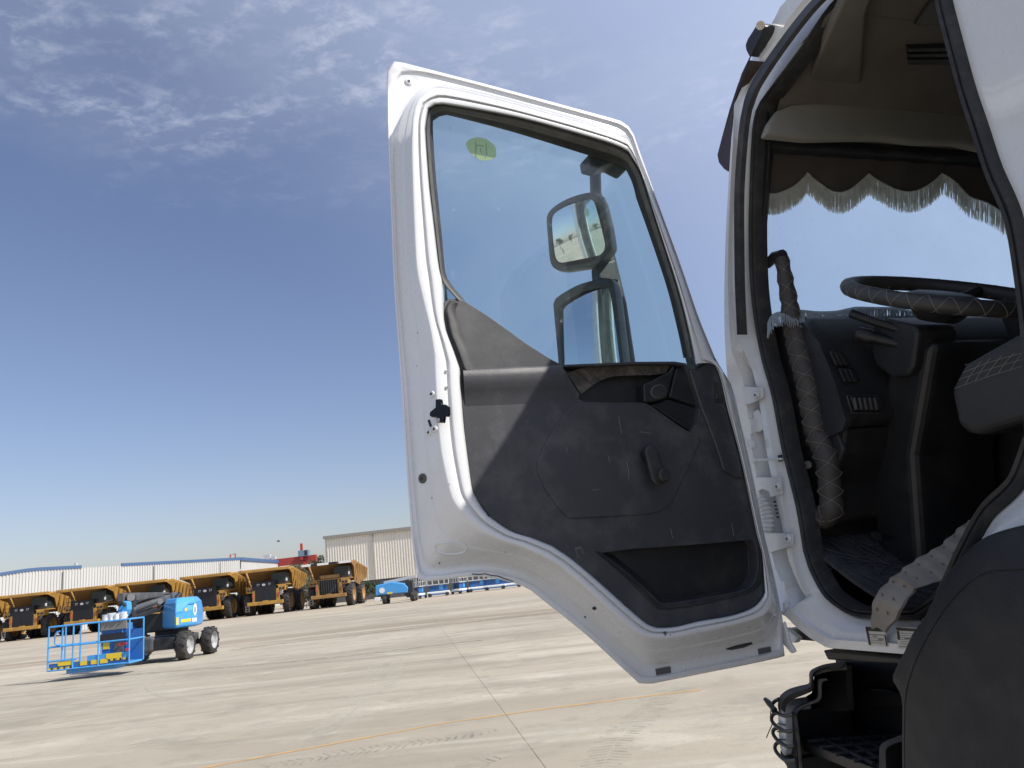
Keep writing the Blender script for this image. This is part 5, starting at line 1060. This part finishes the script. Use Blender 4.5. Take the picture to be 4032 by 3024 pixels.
    MB().box((0, 6.3, 1.3), (2.2, .7, .7)).build('rear_axle', BLACK, t)
    for sg in (1, -1): MB().box((sg*1.6, 3.4, 1.5), (.6, 1.6, .8)).build('tank', YELD, t, bevel=.1)
    return t
htA = haul_truck('haul_truck'); htB = haul_truck('haul_truck', 1)
index_children()
HT = [('yellow haul truck cut off by the left edge of the photo', -63.6, 87.6), ('yellow haul truck behind the lift basket, leftmost one with its whole front in view', -56.6, 86.6), ('yellow haul truck behind the blue control cabinet of the lift', -49.8, 86.4), ('yellow haul truck behind the lift boom arms', -43.1, 86.2), ('yellow haul truck just right of the blue lift engine cover', -36.0, 86.2), ('yellow haul truck beside the worn one without radiator cover', -29.5, 86.4)]
for i, (lb, x, y) in enumerate(HT):
    o = htA if i == 0 else copy_tree(htA); o.location = (x, y, 0); o.rotation_euler = (0, 0, R([0, 2.5, -2, 1, -3, 3][i]))
    tag(o, lb, 'haul truck', 'parked haul trucks')
htB.location = (-22.6, 86.8, 0); tag(htB, 'worn yellow haul truck without radiator cover, white and black plates on its canopy lip', 'haul truck', 'parked haul trucks')
# ---------------------------------------------------------------- near boom lift
BLUE = mat('lift_blue', (0.05, 0.32, 0.72), .4, coat=.3, var=.06, vscale=3, dirt=(0.22, 0.33, 0.42), dirt_amt=.4, dirt_scale=7)
BLUED = mat('lift_dark_blue', (0.03, 0.14, 0.40), .45, var=.1, vscale=3)
LGREY = mat('lift_grey', (0.075, 0.078, 0.085), .55, var=.15, vscale=4, dirt=(0.20, 0.19, 0.17), dirt_amt=.4, dirt_scale=4)
LBLACK = mat('lift_black', (0.022, 0.022, 0.024), .6, var=.2, vscale=4)
YLAB = mat('yellow_label', (0.75, 0.55, 0.03), .6, var=.1, vscale=20)
RIMW = mat('white_rim', (0.38, 0.385, 0.39), .5, var=.35, vscale=8)
lift = tag(empty('boom_lift', (-13.2, 27.9, 0)), 'blue and black articulated boom lift with its basket lowered, standing alone in the yard', 'boom lift')
px0, px1, py0, py1, pz0, pz1 = -14.52, -12.10, 23.5, 24.35, .32, 1.56
bk = MB().box(((px0+px1)/2, (py0+py1)/2, pz0), (px1-px0-.04, py1-py0, .05)).build('platform', BLUE, lift)
tr_ = .024
def rail(pts, nm='rail'): MB().tube(pts, tr_, 8).build(nm, BLUE, bk)
for z in (pz1, .98): rail([(px0, py0, z), (px1, py0, z)]); rail([(px0, py1, z), (px1, py1, z)]) if z > 1 else None
for z in (pz1, .98): rail([(px0, py0, z), (px0, py1, z)]); rail([(px1, py0, z), (px1, py1, z)])
rail([(px0, py0, pz0+.26), (px0+.85, py0, pz0+.26)]); rail([(px0, py0, pz0), (px1, py0, pz0)])
for x in (px0, -13.78, -13.02, px1): rail([(x, py0, pz0), (x, py0, pz1)], 'post'); 
for x in (px0, -13.4, px1): rail([(x, py1, pz0), (x, py1, pz1)], 'post')
rail([(-14.12, py0+.02, pz0), (-14.12, py0+.02, pz1)], 'gate_post')
rail([(-14.18, py0-.02, 1.42), (-14.27, py0-.02, 1.40), (-14.32, py0-.02, 1.32), (-14.32, py0-.02, 1.08), (-14.25, py0-.02, 1.02), (-14.15, py0-.02, 1.02)], 'gate_loop')
tb = MB().box(((px0+px1)/2, py0+.02, pz0+.10), (px1-px0-.06, .02, .17)).build('toe_board', BLUED, bk)
MB().box((-12.75, py0+.015, pz0+.24), (1.2, .02, .16)).build('toe_plate', BLUE, bk)
for x, w, z in ((-14.0, .42, .17), (-13.45, .2, .12), (-13.12, .22, .12), (-12.85, .22, .12), (-12.55, .46, .24)): MB().box((x, py0-.004, pz0+z), (w, .01, .12 if z < .2 else .15)).build('warning_label', YLAB, tb)
for k in range(13):
    x = px0+.1+k*.185
    if not (-13.75 < x < -12.75): MB().box((x, py0-.006, pz0+.045+(.09 if x > -12.8 else 0)), (.16, .008, .05)).build('hazard_strip', YLAB, tb); MB().box((x+.04, py0-.011, pz0+.045+(.09 if x > -12.8 else 0)), (.06, .006, .05)).build('hazard_bar', LBLACK, tb)
cabn = MB().box((-13.02, 24.55, .92), (.78, .38, 1.05)).build('control_cabinet', BLUED, lift, bevel=.02)
MB().box((-13.02, 24.34, 1.45), (.80, .06, .32)).build('control_panel', mat('control_tan', (.22, .2, .17), .6), cabn)
MB().box((-13.02, 24.33, 1.08), (.80, .08, .20)).build('panel_black', LBLACK, cabn); MB().box((-12.85, 24.34, .72), (.32, .05, .5)).build('step_box', LGREY, cabn, bevel=.02)
MB().box((-13.25, 24.35, .88), (.2, .02, .3)).build('yellow_label', YLAB, cabn); MB().box((-13.30, 24.35, .5), (.14, .02, .14)).build('white_label', WLAB, cabn)
PLAST = mat('plastic_wrap', (.7, .72, .74), .35, var=.2, vscale=30, bump=.6, bscale=60)
mbw = MB()
rw = random.Random(5)
for k in range(4):
    c = Vector((-13.28+.18*k, 24.35, 1.66+.03*(k % 2))); mbw.loft([[c+Vector((math.cos(a)*rw.uniform(.09, .15), math.sin(a)*rw.uniform(.06, .12), z)) for a in [2*math.pi*j/9 for j in range(9)]] for z in (-.12, -.03, .05, .10)], True, True, True, True)
mbw.build('wrapped_console', PLAST, cabn)
for x in (-14.05, -12.75): rail([(x, py1, pz0), (x, py1, pz1)], 'post')
rail([(px0, py1, .98), (px1, py1, .98)]); MB().box((px1-.28, py1-.02, .80), (.5, .02, .9)).build('mesh_panel', BLUED, bk); MB().box(((px0+px1)/2, (py0+py1)/2, pz0-.08), (1.5, .5, .12)).build('platform_beam', BLUE, bk)
for k in range(3): MB().tube(cr([yp(505+k*4, 2420, 25.4), yp(520+k*5, 2385-k*4, 26.0), yp(580+k*3, 2362-k*3, 26.8), yp(660, 2348, 28.2)], 14), .022, 6).build('hydraulic_hose', LBLACK, lift)
# jib, boom arms
def beam(p0, p1, w, h, nm, m_, par=lift, bev=.02):
    p0, p1 = Vector(p0), Vector(p1); d = (p1-p0).normalized(); sd = d.cross(UP).normalized()*w/2; u_ = sd.normalized().cross(d).normalized()*h/2
    return MB().loft([[p0-sd-u_, p0+sd-u_, p0+sd+u_, p0-sd+u_], [p1-sd-u_, p1+sd-u_, p1+sd+u_, p1-sd+u_]], True, False, True, True).build(nm, m_, par, bevel=bev)
j0 = yp(486, 2375, 25.3); j1 = yp(448, 2600, 24.75)
beam(j0, j1, .16, .20, 'jib', BLUE); beam(yp(500, 2412, 25.45), yp(462, 2602, 24.9), .09, .11, 'jib_link', BLUE)
MB().prism([yp(x, y, 25.15) for x, y in [(458,2420),(470,2378),(484,2366),(500,2370),(502,2400),(490,2430)]], (0, .3, 0)).build('jib_head', BLUE, lift, bevel=.02)
beam(yp(448, 2598, 24.8), Vector((-13.0, 24.75, .5)), .3, .2, 'platform_mount', BLUE)
MB().tube([yp(472, 2383, 25.1), yp(482, 2372, 25.0), yp(492, 2385, 25.1)], .05, 8).build('hose_bundle', LBLACK, lift)
el_ = beam(yp(516, 2345, 25.7), yp(516, 2438, 25.7), .26, .24, 'elbow', LBLACK)
beam(yp(474, 2352, 25.5), yp(655, 2347, 28.6), .22, .26, 'upper_boom', LGREY)
beam(yp(512, 2408, 25.8), yp(690, 2342, 28.7), .22, .20, 'lower_boom', LGREY); beam(yp(520, 2432, 25.9), yp(660, 2385, 28.2), .2, .16, 'boom_link', LBLACK)
MB().cyl(yp(515, 2402, 25.6), yp(640, 2360, 27.8), .10, 14).build('lift_cylinder', LGREY, lift)
MB().cyl(yp(516, 2352, 25.4), yp(516, 2352, 26.0), .12, 14).build('pivot_pin', METAL, lift); MB().cyl(yp(630, 2368, 27.3), yp(630, 2368, 27.9), .10, 14).build('pivot_pin', METAL, lift)
beam(yp(668, 2338, 28.4), yp(672, 2450, 28.4), .5, .3, 'mast', LBLACK)
MB().box((-13.35, 28.1, 1.30), (1.5, 1.3, .62)).build('turntable', LBLACK, lift, bevel=.05); MB().box((-14.05, 27.4, 1.12), (.35, .3, .3)).build('battery_box', BLUED, lift, bevel=.02)
MB().cyl((-12.95, 28.1, .85), (-12.95, 28.1, 1.05), .55, 28).build('slew_ring', LBLACK, lift)
# engine cover: faceted blue hood
b4 = [yp(640, 2484, 27.45), yp(690, 2480, 26.75), yp(776, 2468, 27.35), yp(800, 2455, 28.9), yp(662, 2470, 29.2)]
b4 = [Vector((p.x, p.y, 0)) for p in b4]
cen = sum(b4, Vector())/5
def ring5(z, k): return [Vector((cen.x+(p.x-cen.x)*k, cen.y+(p.y-cen.y)*k, z)) for p in b4]
hood = MB().loft([ring5(1.06, .93), ring5(1.14, 1.0), ring5(1.62, 1.0), ring5(1.90, .93), ring5(2.07, .74)], True, False, True, True).build('engine_cover', BLUE, lift, bevel=.05, seg=3)
f0, f1 = b4[1], b4[2]; fd = (f1-f0).normalized(); fn = Vector((fd.y, -fd.x, 0))
fm = lambda t, z, o=.006: Vector((f0.x, f0.y, z))+fd*((f1-f0).length*t)+fn*o
MB().prism([fm(t, z) for t, z in ((.25, 1.24), (.70, 1.24), (.70, 1.34), (.25, 1.34))], fn*.004).build('yellow_label', YLAB, hood)
MB().prism([fm(t, z) for t, z in ((.03, 1.18), (.14, 1.18), (.14, 1.42), (.03, 1.42))], fn*.004).build('yellow_label', YLAB, hood); MB().prism([fm(t, z) for t, z in ((.42, 1.60), (.52, 1.60), (.52, 1.70), (.42, 1.70))], fn*.004).build('yellow_label', YLAB, hood)
MB().prism([fm(.90+.085*math.cos(a), 1.62+.20*math.sin(a)) for a in [2*math.pi*k/20 for k in range(20)]], fn*.004).build('round_emblem', WLAB, hood)
MB().tube([fm(.88, 1.52, .012), fm(.88, 1.66, .012), fm(.90, 1.72, .012)], .010, 5).build('emblem_mark', BLUED, hood); MB().tube([fm(.93, 1.70, .012), fm(.925, 1.56, .012), fm(.95, 1.52, .012)], .010, 5).build('emblem_mark', BLUED, hood)
MB().prism([fm(t, z) for t, z in ((.76, 1.22), (.98, 1.22), (.98, 1.34), (.76, 1.34))], fn*.004).build('white_lettering', WLAB, hood)
MB().tube([fm(t, z, .004) for t, z in ((.0, 1.55), (.3, 1.60), (.62, 1.86), (1.0, 1.86))], .018, 6).build('hood_crease', BLUE, hood)
MB().tube([yp(692, 2372, 27.6), yp(698, 2350, 27.7), yp(712, 2338, 27.8)], [.10, .085, .085], 14).build('exhaust', LBLACK, lift)
# chassis and wheels
MB().box((-13.25, 28.05, .60), (1.75, 2.0, .42)).build('chassis', LGREY, lift, bevel=.05); MB().box((-13.55, 27.0, .62), (1.0, .25, .52)).build('chassis_front', LGREY, lift, bevel=.08); MB().box((-12.75, 27.05, .58), (.8, .2, .36)).build('chassis_box', LBLACK, lift, bevel=.03)
MB().box((-13.5, 26.9, .89), (.28, .3, .01)).build('yellow_label', YLAB, lift); MB().box((-13.55, 26.87, .74), (.08, .01, .08)).build('white_label', WLAB, lift)
for x, y in ((-12.05, 27.15), (-11.95, 28.95), (-14.45, 27.15), (-14.45, 28.95)): wheel(lift, x, y, .475, .36, RIMW, 12)
for y in (27.15, 28.95): MB().box((-13.2, y, .48), (2.2, .16, .18)).build('axle', LBLACK, lift)
RC = mat('red_clip', (.5, .03, .04), .5); MB().box((-12.35, 23.6, .86), (.22, .06, .07)).build('red_strap', RC, bk); MB().box((-12.15, 23.48, .70), (.10, .06, .06)).build('red_strap', RC, bk)
# ---------------------------------------------------------------- distant boom lift and scissor lifts
l2 = tag(empty('boom_lift', zz(yp(1560, 2375, 77), 0)), 'small blue boom lift parked in front of the cream warehouse', 'boom lift')
Yb = 77.0
pp = [yp(x, y, Yb) for x, y in [(1478,2345),(1478,2306),(1500,2300),(1545,2291),(1590,2298),(1606,2312),(1604,2334)]]
MB().prism(pp, (0, 1.6, 0)).build('engine_cover', BLUE, l2, bevel=.08); q = yp(1504, 2325, Yb-.02); MB().prism([q+Vector((.28*math.cos(a), 0, .26*math.sin(a))) for a in [2*math.pi*k/16 for k in range(16)]], (0, -.02, 0)).build('round_emblem', WLAB, l2)
q = yp(1535, 2335, Yb-.02); MB().box(q, (.5, .02, .18)).build('yellow_label', YLAB, l2)
MB().box(zz(yp(1550, 2360, Yb+.8), .75), (2.8, 1.5, .45)).build('chassis', LBLACK, l2); MB().box(zz(yp(1565, 2360, Yb), .72), (1.4, .1, .38)).build('side_box', LGREY, l2)
for x in (1514, 1626):
    q = yp(x, 2375, Yb); wheel(l2, q.x, q.y+.3, .45, .4, LGREY, 10); wheel(l2, q.x, q.y+1.8, .45, .4, LGREY, 10)
beam(yp(1512, 2296, Yb+.6), yp(1640, 2268, Yb+.6), .3, .3, 'boom', mat('lift_pale_grey', (.45, .46, .46), .5), l2); beam(yp(1500, 2292, Yb+.8), yp(1585, 2284, Yb+.8), .5, .25, 'boom_cradle', LGREY, l2)
MB().box(yp(1614, 2318, Yb+.6), (.7, .8, 1.6)).build('turret', LBLACK, l2, bevel=.05)
MB().box(yp(1488, 2360, Yb+.2), (.6, .5, .4)).build('counterweight', WLAB, l2, bevel=.05)
TEALW = mat('lift_guard_white', (.66, .70, .72), .45); PGREY = MATS['lift_pale_grey']
def scissor(name):
    t = empty(name, (0, 0, 0))
    MB().box((0, 0, .42), (2.5, 1.1, .26)).build('chassis', TEALW, t, bevel=.08); MB().box((0, -.02, .24), (2.2, 1.0, .12)).build('underside', BLUED, t)
    for x in (-.95, .95):
        for y in (-.5, .5): MB().cyl((x, y-.09, .2), (x, y+.09, .2), .2, 18).build('wheel', TYRE, t)
    for k in range(4):
        z = .6+k*.16
        for y in (-.35, .35): MB().tube([(-1.0, y, z), (1.0, y, z+.14)], .05, 6).build('scissor_arm', BLUED, t); MB().tube([(-1.0, y, z+.14), (1.0, y, z)], .05, 6).build('scissor_arm', BLUED, t)
    MB().box((0, 0, 1.28), (2.4, 1.1, .10)).build('platform', PGREY, t)
    for z in (1.75, 2.25):
        MB().tube([(-1.2, -.52, z), (1.2, -.52, z), (1.2, .52, z), (-1.2, .52, z), (-1.2, -.52, z)], .035, 6).build('rail', PGREY, t)
    for x in (-1.2, -.6, .1, .7, 1.2):
        for y in (-.52, .52): MB().tube([(x, y, 1.3), (x, y, 2.25)], .035, 6).build('post', PGREY, t)
    MB().box((-.45, -.5, 1.95), (.3, .12, .4)).build('control_box', LBLACK, t); MB().box((.35, -.2, .95), (.5, .4, .55)).build('power_pack', BLUE, t, bevel=.05)
    return t
sc = scissor('scissor_lift'); index_children()
for i, (px, py, Y, rz, lb) in enumerate(((1648, 2345, 86, 80, 'scissor lift partly hidden behind the distant blue boom lift'), (1727, 2340, 87, 4, 'white and blue scissor lift next right of the distant boom lift'), (1812, 2325, 90, 70, 'scissor lift in the middle of the row, blue arms towards us'), (1885, 2320, 91, 10, 'scissor lift with long white guard under the door curve'), (1950, 2313, 91, 0, 'second last scissor lift under the door curve'), (2012, 2308, 92, 5, 'last scissor lift at the right, half hidden by the door'))):
    o = sc if i == 0 else copy_tree(sc); q = yp(px, py, Y); o.location = (q.x, Y, 0); o.rotation_euler = (0, 0, R(rz)); tag(o, lb, 'scissor lift', 'scissor lifts in a row')
# ---------------------------------------------------------------- person crossing the yard (seen in the wide mirror)
def person(loc, rz, label):
    t = tag(empty('person', loc), label, 'person')
    J = {'pel': (0, 0, .95, .14), 'wai': (0, .01, 1.12, .13), 'che': (0, .02, 1.33, .16), 'nec': (0, .02, 1.50, .055), 'hed': (0, .0, 1.60, .085), 'top': (0, .0, 1.71, .075),
         'shL': (-.19, .02, 1.42, .07), 'elL': (-.25, -.10, 1.16, .045), 'wrL': (-.24, -.26, .98, .032), 'haL': (-.24, -.33, .93, .035), 'shR': (.19, .02, 1.42, .07), 'elR': (.25, .16, 1.18, .045), 'wrR': (.25, .22, .95, .032), 'haR': (.25, .22, .86, .035),
         'hiL': (-.10, 0, .90, .095), 'knL': (-.11, .06, .50, .065), 'anL': (-.11, .30, .14, .045), 'toL': (-.11, .24, .04, .04), 'hiR': (.10, 0, .90, .095), 'knR': (.11, -.18, .50, .065), 'anR': (.11, -.30, .08, .045), 'toR': (.11, -.46, .04, .04)}
    E_ = 'pel-wai wai-che che-nec nec-hed hed-top che-shL shL-elL elL-wrL wrL-haL che-shR shR-elR elR-wrR wrR-haR pel-hiL hiL-knL knL-anL anL-toL pel-hiR hiR-knR knR-anR anR-toR'.split()
    ks = list(J); me = bpy.data.meshes.new('p'); me.from_pydata([J[k][:3] for k in ks], [[ks.index(x) for x in e.split('-')] for e in E_], [])
    o = bpy.data.objects.new('p', me); col.objects.link(o); sk = o.modifiers.new('s', 'SKIN'); sb_ = o.modifiers.new('u', 'SUBSURF'); sb_.levels = 2
    for i, k in enumerate(ks): me.skin_vertices[0].data[i].radius = (J[k][3], J[k][3]*.8); me.skin_vertices[0].data[i].use_root = (k == 'pel')
    dg = bpy.context.evaluated_depsgraph_get(); dg.update(); m2 = bpy.data.meshes.new_from_object(o.evaluated_get(dg)); bpy.data.objects.remove(o, do_unlink=True)
    m2.materials.clear()
    for q in (mat('blue_work_shirt', (.05, .09, .16), .8), mat('dark_trousers', (.03, .032, .04), .8), mat('skin_tone', (.28, .16, .10), .6)): m2.materials.append(q)
    for f in m2.polygons:
        f.use_smooth = True; z = f.center.z; f.material_index = 2 if z > 1.49 or (z < .97 and abs(f.center.x) > .2) else (0 if z > .93 else 1)
    b = bpy.data.objects.new('body', m2); col.objects.link(b); b.parent = t
    MB().loft([[Vector(loc)+Vector((math.cos(a)*r_, .01+math.sin(a)*r_*1.05, z)) for a in [2*math.pi*k/14 for k in range(14)]] for z, r_ in ((1.62, .098), (1.70, .102), (1.76, .085), (1.80, .04))], True, True, cap1=True).build('hair', BLACK, t)
    t.rotation_euler = (0, 0, rz)
person((-28.0, -13.5, 0), R(60), 'person in blue shirt walking across the yard, seen in the wide door mirror')

bd = yp(1097, 2132, 70.0); bird = tag(empty('bird', bd), 'tiny dark bird flying in the sky above the red crane', 'bird')
MB().tube([bd+Vector((-.16, 0, 0)), bd+Vector((-.05, 0, .02)), bd+Vector((.08, 0, .02)), bd+Vector((.15, 0, .04))], [.01, .05, .045, .01], 8).build('body', LBLACK, bird)
for sg in (1, -1): MB().add([bd+Vector((-.04, 0, .03)), bd+Vector((.06, 0, .03)), bd+Vector((.02, sg*.18, .12)), bd+Vector((-.06, sg*.30, .06))], [(0, 1, 2, 3)]).build('wing', LBLACK, bird)
